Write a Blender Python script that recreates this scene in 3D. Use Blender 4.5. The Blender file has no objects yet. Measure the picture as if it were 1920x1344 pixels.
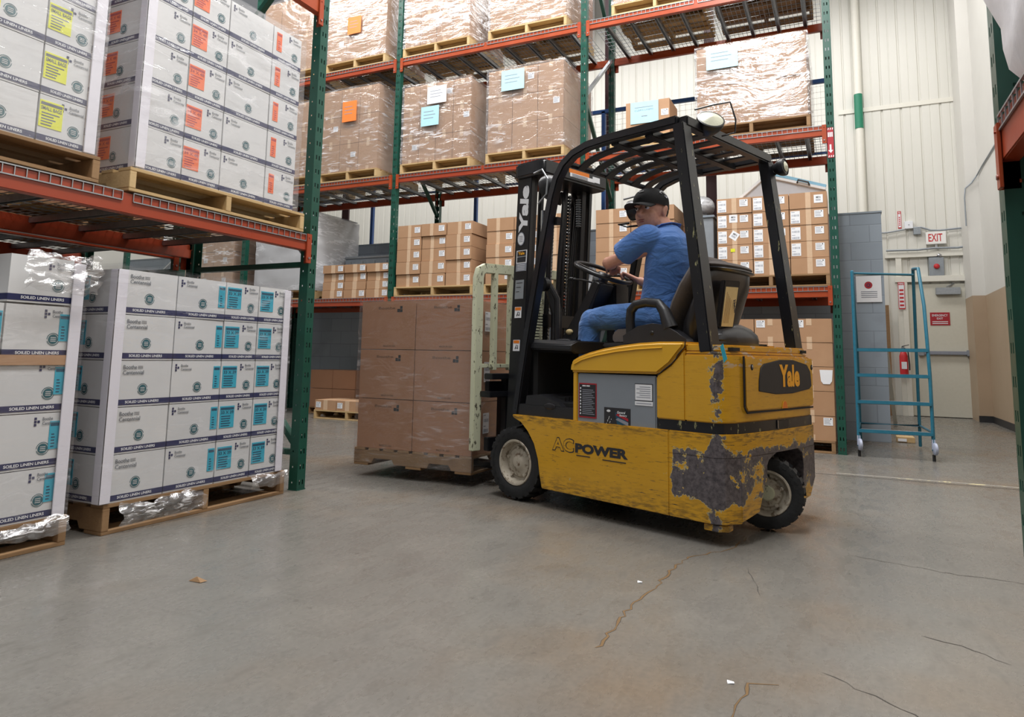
import bpy, bmesh, math, random
from mathutils import Vector, Matrix, noise as mnoise
random.seed(11)
R=math.radians
scene=bpy.context.scene
COL=scene.collection

# ------------------------------------------------------------------ camera, world, lights
def cam_axes(yaw,p,r):
    f=Vector((-math.sin(yaw)*math.cos(p),math.cos(yaw)*math.cos(p),math.sin(p)))
    rt=Vector((math.cos(yaw),math.sin(yaw),0)); up=rt.cross(f)
    return rt*math.cos(r)+up*math.sin(r), -rt*math.sin(r)+up*math.cos(r), f
ca,cb,cc=cam_axes(4.47384973e-01,1.20140205e-01,1.76266667e-02)
cd=bpy.data.cameras.new('camera'); co=bpy.data.objects.new('camera',cd); COL.objects.link(co)
cd.sensor_width=36; cd.lens=1299.6/1920*36; cd.shift_y=-(672-510.6)/1920; cd.clip_end=200; cd.clip_start=.05
m=Matrix.Identity(4)
for i in range(3): m[i][0]=ca[i]; m[i][1]=cb[i]; m[i][2]=-cc[i]
m.translation=Vector((0,0,.9)); co.matrix_world=m
scene.camera=co

w=bpy.data.worlds.new('hall_light'); scene.world=w; w.use_nodes=True
w.node_tree.nodes['Background'].inputs[0].default_value=(.93,.96,1,1)
w.node_tree.nodes['Background'].inputs[1].default_value=.16
vs=scene.view_settings; vs.view_transform='Standard'; vs.look='None'; vs.gamma=1; vs.use_curve_mapping=False; vs.exposure=.30
scene.cycles.use_denoising=True
scene.cycles.max_bounces=8; scene.cycles.transparent_max_bounces=12
scene.cycles.caustics_reflective=False; scene.cycles.caustics_refractive=False
def area(name,loc,size,power,col=(1,.985,.97),rot=(0,0,0)):
    l=bpy.data.lights.new(name,'AREA'); l.shape='RECTANGLE'; l.size=size[0]; l.size_y=size[1]; l.energy=power; l.color=col
    o=bpy.data.objects.new(name,l); COL.objects.link(o); o.location=loc; o.rotation_euler=rot; return o
area('aisle_light',(-1.0,3.2,7.6),(1.2,6),520)
area('aisle_light',(-4.5,6.0,7.6),(9,1.0),470)
area('wall_fill',(-4.5,11.3,7.9),(13,1.2),400,rot=(R(8),0,0))  # added lamp, out of view, put in to brighten the ribbed back wall
area('aisle_light',(-2.2,-1.0,6.5),(4,3),170,rot=(R(-30),0,0))

# ------------------------------------------------------------------ node materials
def lin(c):
    if isinstance(c,str): c=[int(c[i:i+2],16)/255 for i in(0,2,4)]
    return tuple((x/12.92 if x<=.04045 else ((x+.055)/1.055)**2.4) for x in c)+(1,)
class NT:
    def __init__(s,name):
        s.m=bpy.data.materials.new(name); s.m.use_nodes=True; s.t=s.m.node_tree
        s.b=s.t.nodes['Principled BSDF']; s.out=s.t.nodes['Material Output']
        s.tc=s.t.nodes.new('ShaderNodeTexCoord')
    def put(s,sock,v):
        if hasattr(v,'is_output'): s.t.links.new(v,sock)
        else: sock.default_value=v
    def math(s,op,a,b=0,c=0,clamp=False):
        n=s.t.nodes.new('ShaderNodeMath'); n.operation=op; n.use_clamp=clamp
        s.put(n.inputs[0],a); s.put(n.inputs[1],b); s.put(n.inputs[2],c); return n.outputs[0]
    def mapr(s,v,a,b,c=0,d=1,smooth=True):
        n=s.t.nodes.new('ShaderNodeMapRange'); n.interpolation_type='SMOOTHSTEP' if smooth else 'LINEAR'
        s.put(n.inputs[0],v)
        for i,x in enumerate((a,b,c,d)): n.inputs[i+1].default_value=x
        return n.outputs[0]
    def obj(s,scale=(1,1,1),world=False,loc=(0,0,0)):
        n=s.t.nodes.new('ShaderNodeMapping'); n.inputs['Scale'].default_value=scale; n.inputs['Location'].default_value=loc
        if world:
            g=s.t.nodes.new('ShaderNodeNewGeometry'); s.t.links.new(g.outputs['Position'],n.inputs[0])
        else: s.t.links.new(s.tc.outputs['Object'],n.inputs[0])
        return n.outputs[0]
    def xyz(s,v):
        n=s.t.nodes.new('ShaderNodeSeparateXYZ'); s.t.links.new(v,n.inputs[0]); return n.outputs
    def noise(s,v,scale=5,detail=4,rough=.55,dist=0):
        n=s.t.nodes.new('ShaderNodeTexNoise'); s.t.links.new(v,n.inputs['Vector'])
        n.inputs['Scale'].default_value=scale; n.inputs['Detail'].default_value=detail; n.inputs['Roughness'].default_value=rough
        n.inputs['Distortion'].default_value=dist; return n.outputs[0]
    def ramp(s,f,stops):
        n=s.t.nodes.new('ShaderNodeValToRGB'); s.put(n.inputs[0],f); e=n.color_ramp.elements
        while len(e)<len(stops): e.new(.5)
        for i,(p,c) in enumerate(stops): e[i].position=p; e[i].color=lin(c) if not isinstance(c,tuple) or len(c)==3 else c
        return n.outputs[0]
    def mix(s,f,a,b):
        n=s.t.nodes.new('ShaderNodeMix'); n.data_type='RGBA'; s.put(n.inputs[0],f)
        s.put(n.inputs[6],a if hasattr(a,'is_output') else lin(a)); s.put(n.inputs[7],b if hasattr(b,'is_output') else lin(b)); return n.outputs[2]
    def bump(s,h,st=.3,d=.01,nrm=None):
        n=s.t.nodes.new('ShaderNodeBump'); s.put(n.inputs['Height'],h); n.inputs['Strength'].default_value=st; n.inputs['Distance'].default_value=d
        if nrm: s.t.links.new(nrm,n.inputs['Normal'])
        return n.outputs[0]
    def rand(s):
        n=s.t.nodes.new('ShaderNodeObjectInfo'); return n.outputs['Random']
    def set(s,col=None,rough=None,metal=None,normal=None,spec=None):
        I=s.b.inputs
        if col is not None: s.put(I['Base Color'],col if hasattr(col,'is_output') else lin(col))
        if rough is not None: s.put(I['Roughness'],rough)
        if metal is not None: s.put(I['Metallic'],metal)
        if normal is not None: s.t.links.new(normal,I['Normal'])
        if spec is not None: I['Specular IOR Level'].default_value=spec
        return s.m
MATS={}
def simple(name,c,rough=.5,metal=0,var=.06,bump=0,scale=20,spec=.5):
    n=NT(name); no=n.noise(n.obj(),scale,4)
    d=[max(0,x-var) for x in [int(c[i:i+2],16)/255 for i in(0,2,4)]]; l=[min(1,x+var) for x in [int(c[i:i+2],16)/255 for i in(0,2,4)]]
    col=n.mix(no,tuple(d),tuple(l))
    nr=n.bump(no,bump,.005) if bump else None
    MATS[name]=n.set(col,rough,metal,nr,spec); return MATS[name]
def lin3(t): return lin(t)
simple('black_paint','17181c',.32,0,.015,.1,40)
simple('black_plastic','1d1d20',.38,0,.015,.15,60)
simple('black_matte','0b0b0c',.7,0,.01)
simple('dark_part','242326',.45,.3,.03,.3,30)
simple('chrome','b8b8ba',.22,1,.05)
simple('galvanised','a2a6aa',.38,.75,.08,.1,30)
simple('wire_pale','c4c6c4',.5,0,.02)
simple('cream_chip','c8c7a6',.5,0,.02)
simple('rubber','191a1c',.75,0,.02,.4,50)
simple('seat_fabric','625c5a',.9,0,.05,.6,300)
simple('seat_shell','222226',.28,0,.02,.05,30)
simple('white_paper','e4e6ea',.6,0,.02)
simple('print_grey','8b8f9a',.7,0,.03)
simple('print_black','26262a',.6,0,.02)
simple('navy_print','1a2150',.5,0,.03)
simple('teal_print','0d5560',.5,0,.03)
simple('grey_print','62676e',.6,0,.03)
simple('sticker_blue','2fa3bd',.5,0,.05)
simple('sticker_navy','174a63',.5,0,.03)
simple('sticker_orange','e8672c',.55,0,.04)
simple('sticker_yellow','d9dc2c',.55,0,.03)
simple('sticker_lightblue','aad7e6',.55,0,.03)
simple('sticker_orange_paper','f07f35',.6,0,.03)
simple('tape','cdb093',.28,0,.03,.1,40)
simple('red_sign','a31f2a',.5,0,.03)
simple('red_bright','c0272d',.4,0,.03)
simple('orange_warn','e07b1e',.5,0,.03)
simple('yale_yellow','f0a91c',.4,0,.03)
simple('blue_frame','24508f',.45,0,.03,.1,30)
simple('ladder_blue','24687f',.35,0,.05,.1,30)
simple('green_strip','17775a',.45,0,.03)
simple('maroon_steel','3a1f24',.5,0,.02)
simple('caster_grey','a9b0c4',.45,.2,.06,.1,30)
simple('cap_cloth','121214',.85,0,.015,.3,200)
simple('skin','cf9882',.5,0,.05,.2,60)
simple('lip','9a5a50',.5,0,.03)
simple('hair','2a1d18',.8,0,.03,.5,200)
simple('eye_white','d9d4cf',.3)
simple('iris','20160f',.3,0,.01)
simple('shoe','1a1816',.6,0,.02)
simple('beige_cloth','c6b698',.9,0,.06,.5,40)
simple('blue_tape','2a9ab0',.5,0,.06)
simple('cabinet_grey','8f959b',.4,.2,.04)
simple('lens_glass','c9c9b4',.2,0,.05,.5,90)
simple('paper_tan','cfb987',.6,0,.06)
simple('door_paint','cfccbd',.5,0,.02)
simple('trim_white','dedbd0',.5,0,.02)
simple('white_board','e6e8ea',.4,0,.02)
simple('board_blue','8fc3df',.5,0,.03)
simple('grey_board','b9bcc2',.5,0,.02)
simple('baseboard_black','1f1e20',.5)
simple('white_bag','ececf2',.45,0,.03,.6,12)
simple('silver_tote','8c96a0',.4,.3,.05)
simple('bottle_red','96181c',.3,0,.03)

def cloth(name,c,c2):
    n=NT(name); v=n.obj(); a=n.noise(v,9,5,.6,.6); b=n.noise(n.obj((.8,.8,1.5)),7.5,3,.5,1.8); wv=n.noise(v,420,2)
    h=n.math('ADD',n.math('MULTIPLY',b,1.0),n.math('MULTIPLY',wv,.06))
    MATS[name]=n.set(n.mix(a,c,c2),.85,0,n.bump(h,.5,.05)); n.b.inputs['Sheen Weight'].default_value=.2
cloth('shirt_blue','3c66aa','5686cc'); cloth('trouser_blue','3a63a0','5280bd')

def green_paint():
    n=NT('rack_green'); v=n.obj(); a=n.noise(v,8,5); b=n.noise(n.obj((30,30,4)),3,6,.7)
    ch=n.mapr(b,.70,.74); col=n.mix(a,'103c30','1d5447'); col=n.mix(ch,col,'5c6c66')
    MATS['rack_green']=n.set(col,n.mapr(a,0,1,.25,.45),0,n.bump(a,.15,.004))
def orange_paint():
    n=NT('beam_orange'); v=n.obj(); a=n.noise(v,5,5); b=n.noise(n.obj((3,20,20)),4,6,.7); r=n.rand()
    ch=n.mapr(b,.66,.72,0,.6); col=n.mix(a,'923c1e','a84b27'); col=n.mix(n.math('MULTIPLY',r,.45),col,'93352a'); col=n.mix(ch,col,'7c3520')
    MATS['beam_orange']=n.set(col,n.mapr(a,0,1,.22,.42),0,n.bump(a,.12,.004))
green_paint(); orange_paint()
def cardboard(name,c1,c2,tint):
    n=NT(name); v=n.obj(); a=n.noise(v,6,5); f=n.noise(n.obj((2,2,60)),6,3); r=n.rand()
    col=n.mix(a,c1,c2); col=n.mix(n.math('MULTIPLY',f,.22),col,tint); col=n.mix(n.math('MULTIPLY',r,.35),col,tint)
    MATS[name]=n.set(col,.75,0,n.bump(n.math('ADD',a,n.math('MULTIPLY',f,.4)),.25,.004),.3)
cardboard('cardboard','a88365','bb9777','9b7555'); cardboard('carton_edge','6e5440','7d604a','604835')
cardboard('cardboard_dark','a1765b','ae8468','8e6449')
n=NT('white_carton'); v=n.obj(); a=n.noise(v,5,5); r=n.rand()
MATS['white_carton']=n.set(n.mix(n.math('MULTIPLY',r,.4),n.mix(a,'c9cacb','d9d9d9'),'bdbfc2'),.55,0,n.bump(a,.2,.006))
MATS['corner_board']=NT('corner_board').set('dfdde6',.5)
def wood(name,a1,a2,a3):
    n=NT(name); g=n.noise(n.obj((1.5,18,18)),4,6,.65,.4); k=n.noise(n.obj(),5,4); r=n.rand()
    col=n.mix(g,a1,a2); col=n.mix(n.mapr(k,.5,.75,0,.6),col,a3); col=n.mix(n.math('MULTIPLY',r,.4),col,a3)
    MATS[name]=n.set(col,.75,0,n.bump(g,.4,.004),.25)
wood('pallet_wood','b69a6d','cdb388','9a7d55'); wood('pallet_wood_dark','8a6c4e','a2835f','6f5640')
def yellow():
    n=NT('yellow_worn'); v=n.obj(); X,Y,Z=n.xyz(v)
    big=n.noise(v,9,6,.62,.3); fine=n.noise(v,42,6,.7); st=n.noise(n.obj((2,2,26)),5,7,.72,.2); st2=n.noise(n.obj((3,3,70),loc=(3,1,0)),3,6,.6)
    w1=n.math('MULTIPLY',n.math('MULTIPLY',n.mapr(Z,.15,.23),n.math('SUBTRACT',1,n.mapr(Z,.42,.50))),n.math('SUBTRACT',1,n.mapr(X,.235,.275)))
    dd=n.math('SQRT',n.math('ADD',n.math('MULTIPLY',X,X),n.math('MULTIPLY',Y,Y)))
    w2=n.math('SUBTRACT',1,n.mapr(dd,.015,.075))
    w3=n.math('MULTIPLY',n.math('SUBTRACT',1,n.mapr(dd,.02,.11)),n.math('MULTIPLY',n.mapr(Z,.66,.72),n.math('SUBTRACT',1,n.mapr(Z,.86,.9))))
    w4=n.math('MULTIPLY',n.mapr(Z,.48,.56),.16)
    tot=n.math('SUBTRACT',n.math('ADD',n.math('ADD',n.math('MULTIPLY',w1,.50),n.math('MULTIPLY',w2,.46)),n.math('MULTIPLY',w3,.22)),w4)
    sig=n.math('ADD',n.math('ADD',n.math('MULTIPLY',n.math('SUBTRACT',big,.5),1.7),n.math('MULTIPLY',n.math('SUBTRACT',fine,.5),.7)),n.math('ADD',tot,.5))
    wear=n.mapr(sig,.86,.885)
    pale=n.math('MULTIPLY',n.math('MULTIPLY',n.mapr(Z,.83,.9),n.math('SUBTRACT',1,n.mapr(X,.0,.1))),n.mapr(n.noise(n.obj((1,1,2.5),loc=(9,2,0)),14,5,.6),.58,.62,0,.8))
    scr=n.math('MAXIMUM',n.mapr(st,.60,.63),n.mapr(st2,.635,.655,0,.8))
    low=n.math('ADD',n.math('SUBTRACT',1,n.mapr(Z,.5,.6,0,.55)),0)
    scr=n.math('MULTIPLY',scr,low)
    edge=n.math('MULTIPLY',n.mapr(sig,.825,.85),n.math('SUBTRACT',1,wear))
    base=n.mix(n.noise(v,3,5),'c2901f','d6a32b'); base=n.mix(n.mapr(n.noise(n.obj((2,2,12)),5,5,.6),.5,.8,0,.5),base,'a87a1f')
    gr=n.math('MULTIPLY',n.math('ADD',n.math('SUBTRACT',1,n.mapr(Z,.10,.26)),n.math('MULTIPLY',n.mapr(Z,.47,.52),n.math('SUBTRACT',1,n.mapr(Z,.525,.54)))),n.mapr(n.noise(n.obj((2,2,9)),7,5,.65),.42,.62,0,.75)); base=n.mix(gr,base,'5f4a26')
    steel=n.mix(n.mapr(fine,.3,.7),'3a363a','6b6467'); base=n.mix(pale,base,'b9b2ae')
    col=n.mix(scr,base,'4a3f30'); col=n.mix(edge,col,'b9b48a'); col=n.mix(wear,col,steel)
    MATS['yellow_worn']=n.set(col,n.mix(wear,(.5,.5,.5),(.65,.65,.65)),0,n.bump(n.math('SUBTRACT',n.math('MULTIPLY',big,.2),wear),.3,.004))
yellow()
n=NT('yellow_clean'); v=n.obj(); st=n.noise(n.obj((2,2,30)),4,6,.7)
MATS['yellow_clean']=n.set(n.mix(n.mapr(st,.68,.72,0,.6),n.mix(n.noise(v,3,4),'cb9820','dcaa2c'),'8f6f2c'),.25)
def cream():
    n=NT('cream_worn'); v=n.obj(); f=n.noise(n.obj((1,1,.5)),38,6,.75); e=n.noise(v,5,4)
    wear=n.mapr(n.math('ADD',n.math('MULTIPLY',f,.8),n.math('MULTIPLY',e,.25)),.592,.607)
    MATS['cream_worn']=n.set(n.mix(wear,n.mix(e,'b9bca0','cdcfb6'),'4b4638'),.5,0,n.bump(wear,.3,.003))
    n=NT('rim_worn'); f=n.noise(n.obj(),26,6,.7); e=n.noise(n.obj(),60,4)
    MATS['rim_worn']=n.set(n.mix(n.mapr(f,.5,.66),'b3ab9c','71604f'),.5,.15,n.bump(e,.3,.003))
    n=NT('black_chipped'); f=n.noise(n.obj((8,8,1.6)),6,6,.7); wear=n.mapr(f,.64,.655)
    MATS['black_chipped']=n.set(n.mix(wear,'16171c','a3a175'),.3)
cream()
def film(name,haze,gl,scale=1.0,tint='f2f2f6',bs=.4):
    """thin clear wrap: see-through, whitish only along its creases, glossy"""
    n=NT(name); t=n.t; v=n.obj((.55,.55,1.2)); a=n.noise(v,3.0*scale,4,.5,1.6); b=n.noise(n.obj((.3,.3,1.5)),15*scale,4,.6,1.0); c=n.noise(n.obj((.5,.5,1)),2.2*scale,3,.5,.5)
    h=n.math('ADD',a,n.math('MULTIPLY',b,.25)); nr=n.bump(h,bs,.03)
    g=t.nodes.new('ShaderNodeBsdfGlossy'); g.inputs['Roughness'].default_value=.13; g.inputs['Color'].default_value=(1,1,1,1); t.links.new(nr,g.inputs['Normal'])
    tr=t.nodes.new('ShaderNodeBsdfTransparent'); tr.inputs[0].default_value=(.975,.975,.98,1)
    d=t.nodes.new('ShaderNodeBsdfDiffuse'); d.inputs[0].default_value=lin(tint)
    m1=t.nodes.new('ShaderNodeMixShader'); m2=t.nodes.new('ShaderNodeMixShader')
    crease=n.math('MULTIPLY',n.mapr(b,.52,.66),n.mapr(c,.42,.62))
    hz=n.math('ADD',haze*.12,n.math('MULTIPLY',crease,haze),clamp=True)
    t.links.new(hz,m1.inputs[0]); t.links.new(tr.outputs[0],m1.inputs[1]); t.links.new(d.outputs[0],m1.inputs[2])
    m2.inputs[0].default_value=gl
    t.links.new(m1.outputs[0],m2.inputs[1]); t.links.new(g.outputs[0],m2.inputs[2])
    t.links.new(m2.outputs[0],n.out.inputs[0]); MATS[name]=n.m
film('film_clear',.16,.06); film('film_pale',.34,.09,bs=.6); film('film_heavy',.62,.15,bs=1.0); film('film_white',5.2,.05,bs=.35,tint='c9cace'); film('film_crumple',.9,.22,bs=.9,scale=2.5); film('film_load',.20,.09,bs=.7)
def floor_mat():
    n=NT('polished_concrete'); v=n.obj(world=True); a=n.noise(v,.55,5,.55,.4); b=n.noise(v,3.2,6,.62,.5); c=n.noise(v,60,3); o=n.noise(n.obj(world=True,loc=(4,7,0)),.8,4,.5)
    sp=n.noise(v,22,3,.5)
    g1=n.noise(n.obj((1,.35,1),world=True),14,5,.65,.3)
    col=n.mix(a,'625f5b','78756f'); col=n.mix(n.mapr(b,.45,.75,0,.3),col,'86827b'); col=n.mix(n.mapr(o,.50,.74,0,.5),col,'7a6246')
    col=n.mix(n.mapr(b,.28,.42,.3,0),col,'55514c'); col=n.mix(n.mapr(g1,.53,.72,0,.4),col,'524e49'); col=n.mix(n.mapr(g1,.25,.42,.3,0),col,'7e7a74'); col=n.mix(n.mapr(sp,.68,.74,0,.4),col,'4c4843'); col=n.mix(n.mapr(c,.3,.8,0,.25),col,'3c3a36')
    rg=n.mapr(g1,.3,.7,.20,.38)
    MATS['polished_concrete']=n.set(col,rg,0,n.bump(n.math('ADD',b,n.math('MULTIPLY',c,.15)),.06,.01),.5)
    n=NT('crack_fill'); MATS['crack_fill']=n.set(n.mix(n.noise(n.obj(world=True),25,4),'574127','76592f'),.8)
    n=NT('fine_crack'); MATS['fine_crack']=n.set('37332e',.8)
floor_mat()
def wall_mats():
    n=NT('panel_white'); v=n.obj(world=True); a=n.noise(n.obj((1,1,.15),world=True),2,4); MATS['panel_white']=n.set(n.mix(a,'cfcdc4','dedcd4'),.45,0,n.bump(a,.05,.01))
    n=NT('wall_two_tone'); v=n.obj(world=True); Z=n.xyz(v)[2]; a=n.noise(v,2,5)
    MATS['wall_two_tone']=n.set(n.mix(n.mapr(Z,1.985,1.995),n.mix(a,'a28c73','b39d84'),n.mix(a,'cfccc6','dad8d2')),.5)
    n=NT('grey_block'); v=n.obj(world=True); br=n.t.nodes.new('ShaderNodeTexBrick')
    mp=n.t.nodes.new('ShaderNodeCombineXYZ'); X,Y,Z=n.xyz(v); n.put(mp.inputs[0],n.math('ADD',X,Y)); n.put(mp.inputs[1],Z); n.t.links.new(mp.outputs[0],br.inputs['Vector'])
    br.inputs['Scale'].default_value=1; br.inputs['Brick Width'].default_value=.41; br.inputs['Row Height'].default_value=.21; br.inputs['Mortar Size'].default_value=.006; br.inputs['Mortar Smooth'].default_value=.4
    br.inputs['Color1'].default_value=lin('8d98a4'); br.inputs['Color2'].default_value=lin('96a1ad'); br.inputs['Mortar'].default_value=lin('828c97')
    no=n.noise(v,3,5); col=n.mix(n.mapr(no,.5,.8,0,.4),br.outputs[0],'747a83')
    MATS['grey_block']=n.set(col,.4,0,n.bump(n.math('MULTIPLY',br.outputs['Fac'],-1),.3,.006))
wall_mats()
n=NT('battery_grey'); MATS['battery_grey']=n.set(n.mix(n.noise(n.obj(),6,4),'7b828a','878e96'),.4)
n=NT('line_worn'); f=n.noise(n.obj(world=True),9,5,.7); MATS['line_worn']=n.set(n.mix(n.mapr(f,.5,.58),'8a867f','cfc59a'),.5)
n=NT('exit_box_white'); MATS['exit_white']=n.set('eceae6',.4)  # plain white of the EXIT sign box

# ------------------------------------------------------------------ mesh builder
TXT={}
def text_geo(s,bold=0):
    k=(s,bold)
    if k in TXT: return TXT[k]
    c=bpy.data.curves.new('t','FONT'); c.body=s; c.size=1; c.offset=bold; c.resolution_u=3
    o=bpy.data.objects.new('t',c); COL.objects.link(o)
    dg=bpy.context.evaluated_depsgraph_get(); me=bpy.data.meshes.new_from_object(o.evaluated_get(dg))
    vs_=[v.co.copy() for v in me.vertices]; fs=[tuple(p.vertices) for p in me.polygons]
    bpy.data.objects.remove(o); bpy.data.curves.remove(c); bpy.data.meshes.remove(me)
    x0=min(v.x for v in vs_); x1=max(v.x for v in vs_); y0=min(v.y for v in vs_); y1=max(v.y for v in vs_)
    TXT[k]=([((v.x-x0)/(x1-x0),(v.y-y0)/(y1-y0)) for v in vs_],fs,(x1-x0)/(y1-y0)); return TXT[k]
class MB:
    def __init__(s): s.v=[]; s.f=[]; s.mi=[]; s.ms=[]
    def mat(s,m):
        if m not in s.ms: s.ms.append(m)
        return s.ms.index(m)
    def add(s,vs_,fs,m):
        b=len(s.v); s.v+= [Vector(v) for v in vs_]; k=s.mat(m)
        for f in fs: s.f.append(tuple(b+i for i in f)); s.mi.append(k)
        return s
    def box(s,x0,x1,y0,y1,z0,z1,m):
        if x0>x1:x0,x1=x1,x0
        if y0>y1:y0,y1=y1,y0
        if z0>z1:z0,z1=z1,z0
        return s.add([(x0,y0,z0),(x1,y0,z0),(x1,y1,z0),(x0,y1,z0),(x0,y0,z1),(x1,y0,z1),(x1,y1,z1),(x0,y1,z1)],
            [(0,3,2,1),(4,5,6,7),(0,1,5,4),(1,2,6,5),(2,3,7,6),(3,0,4,7)],m)
    def bar(s,p0,p1,w,h,m,up=(0,0,1)):
        p0=Vector(p0);p1=Vector(p1);d=(p1-p0).normalized();u=Vector(up)
        if abs(d.dot(u))>.98:u=Vector((1,0,0))
        a=d.cross(u).normalized();b=a.cross(d).normalized()
        vs_=[]
        for p in(p0,p1):
            for i,j in((-1,-1),(1,-1),(1,1),(-1,1)): vs_.append(p+a*(i*w/2)+b*(j*h/2))
        return s.add(vs_,[(0,1,2,3),(7,6,5,4),(0,4,5,1),(1,5,6,2),(2,6,7,3),(3,7,4,0)],m)
    def loft(s,pts,rad,m,n=12,cap=True,up=(0,0,1),sq=0):
        P=[Vector(p) for p in pts]; k=len(P); rings=[]
        if not isinstance(rad,(list,tuple)): rad=[rad]*k
        prev=None
        for i in range(k):
            d=(P[min(i+1,k-1)]-P[max(i-1,0)]).normalized()
            if prev is None:
                u=Vector(up)
                if abs(d.dot(u))>.95: u=Vector((1,0,0)) if abs(d.x)<.9 else Vector((0,1,0))
                a=d.cross(u).normalized()
            else: a=(prev-d*prev.dot(d)).normalized()
            prev=a; b=a.cross(d).normalized(); r=rad[i]
            rx,ry=(r if isinstance(r,(tuple,list)) else (r,r))
            ring=[]
            for j in range(n):
                t=2*math.pi*(j+.5*(n==4))/n; cx,sy=math.cos(t),math.sin(t)
                if n==4: cx*=1.4142;sy*=1.4142
                ring.append(P[i]+a*(rx*cx)+b*(ry*sy))
            rings.append(ring)
        vs_=[v for r in rings for v in r]; fs=[]
        for i in range(k-1):
            for j in range(n):
                q=(j+1)%n; fs.append((i*n+j,i*n+q,(i+1)*n+q,(i+1)*n+j))
        if cap: fs.append(tuple(range(n-1,-1,-1))); fs.append(tuple((k-1)*n+j for j in range(n)))
        return s.add(vs_,fs,m)
    def cyl(s,p0,p1,r,m,n=16,r1=None): return s.loft([p0,p1],[r,r if r1 is None else r1],m,n)
    def ell(s,c,r,m,n=16,k=10,rot=None,zmin=-1):
        vs_=[];fs=[];c=Vector(c)
        for i in range(k+1):
            a=-math.pi/2+math.pi*i/k
            for j in range(n):
                t=2*math.pi*j/n; p=Vector((math.cos(a)*math.cos(t)*r[0],math.cos(a)*math.sin(t)*r[1],max(zmin,math.sin(a))*r[2]))
                if rot: p=rot@p
                vs_.append(c+p)
        for i in range(k):
            for j in range(n): q=(j+1)%n; fs.append((i*n+j,i*n+q,(i+1)*n+q,(i+1)*n+j))
        return s.add(vs_,fs,m)
    def prism(s,poly,f0,f1,m):
        """poly: 2D list; f0,f1 map (a,b)->3D for both ends"""
        n=len(poly); vs_=[f0(*p) for p in poly]+[f1(*p) for p in poly]
        fs=[tuple(range(n-1,-1,-1)),tuple(range(n,2*n))]+[(i,(i+1)%n,n+(i+1)%n,n+i) for i in range(n)]
        return s.add(vs_,fs,m)
    def prism_y(s,poly,y0,y1,m): return s.prism(poly,lambda a,b:(a,y0,b),lambda a,b:(a,y1,b),m)
    def prism_z(s,poly,z0,z1,m,sc=None): return s.prism(poly,lambda a,b:(a,b,z0),(lambda a,b:(a,b,z1)) if sc is None else (lambda a,b:(a*sc[0]+sc[2],b*sc[1]+sc[3],z1)),m)
    def lathe(s,prof,c,ax,m,n=32,u0=None):
        """prof: (r,h) along axis ax from c"""
        c=Vector(c);ax=Vector(ax).normalized(); u=Vector((0,0,1)) if abs(ax.z)<.9 else Vector((1,0,0)); a=ax.cross(u).normalized(); b=ax.cross(a)
        vs_=[];fs=[];k=len(prof)
        for r,h in prof:
            for j in range(n): t=2*math.pi*j/n; vs_.append(c+ax*h+a*(r*math.cos(t))+b*(r*math.sin(t)))
        for i in range(k-1):
            for j in range(n): q=(j+1)%n; fs.append((i*n+j,i*n+q,(i+1)*n+q,(i+1)*n+j))
        return s.add(vs_,fs,m)
    def text(s,t,o,u,v,w,h,m,bold=0,shear=0,off=0):
        """o lower-left, unit vectors u,v; fits w x h"""
        P,F,asp=text_geo(t,bold); o=Vector(o);u=Vector(u);v=Vector(v); nn=u.cross(v)
        return s.add([o+nn*off+u*(p[0]*w+shear*p[1]*h)+v*(p[1]*h) for p in P],F,m)
    def disc(s,c,u,v,r,m,n=20,r0=0):
        c=Vector(c);u=Vector(u);v=Vector(v)
        if r0: 
            vs_=[c+u*(q*math.cos(2*math.pi*j/n))+v*(q*math.sin(2*math.pi*j/n)) for q in(r0,r) for j in range(n)]
            return s.add(vs_,[(j,(j+1)%n,n+(j+1)%n,n+j) for j in range(n)],m)
        return s.add([c+u*(r*math.cos(2*math.pi*j/n))+v*(r*math.sin(2*math.pi*j/n)) for j in range(n)],[tuple(range(n))],m)
    def mesh(s,name,bevel=0,smooth=35,seg=2):
        me=bpy.data.meshes.new(name); me.from_pydata([tuple(v) for v in s.v],[],s.f)
        for x in s.ms: me.materials.append(MATS[x])
        me.polygons.foreach_set('material_index',s.mi)
        bm=bmesh.new(); bm.from_mesh(me)
        bmesh.ops.recalc_face_normals(bm,faces=[f for f in bm.faces]) if bevel else None
        if bevel:
            ed=[e for e in bm.edges if len(e.link_faces)==2 and e.calc_face_angle(0)>R(30)]
            bmesh.ops.bevel(bm,geom=ed,offset=bevel,segments=seg,affect='EDGES',clamp_overlap=True)
        bm.to_mesh(me); bm.free()
        if smooth:
            me.polygons.foreach_set('use_smooth',[True]*len(me.polygons)); me.set_sharp_from_angle(angle=R(smooth))
        me.update(); return me
    def build(s,name,parent=None,bevel=0,smooth=35,label=None,seg=2):
        o=bpy.data.objects.new(name,s.mesh(name,bevel,smooth,seg)); COL.objects.link(o)
        if parent: o.parent=parent
        if label: o['label']=label
        return o
def put(name,me,parent=None):
    o=bpy.data.objects.new(name,me); COL.objects.link(o)
    if parent: o.parent=parent
    return o
def empty(name,loc,rz=0):
    o=bpy.data.objects.new(name,None); COL.objects.link(o); o.location=loc; o.rotation_euler=(0,0,rz); o.empty_display_size=.1; return o
def tag(o,label,cat,group=None):
    o['label']=label; o['category']=cat
    if group: o['group']=group
    return o
def struct(o): o['kind']='structure'; return o
def copy_tree(o,parent=None):
    c=o.copy(); COL.objects.link(c)
    if parent: c.parent=parent
    for ch in list(o.children): copy_tree(ch,c)
    return c
ORD=['first','second','third','fourth','fifth','sixth','seventh']

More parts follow.
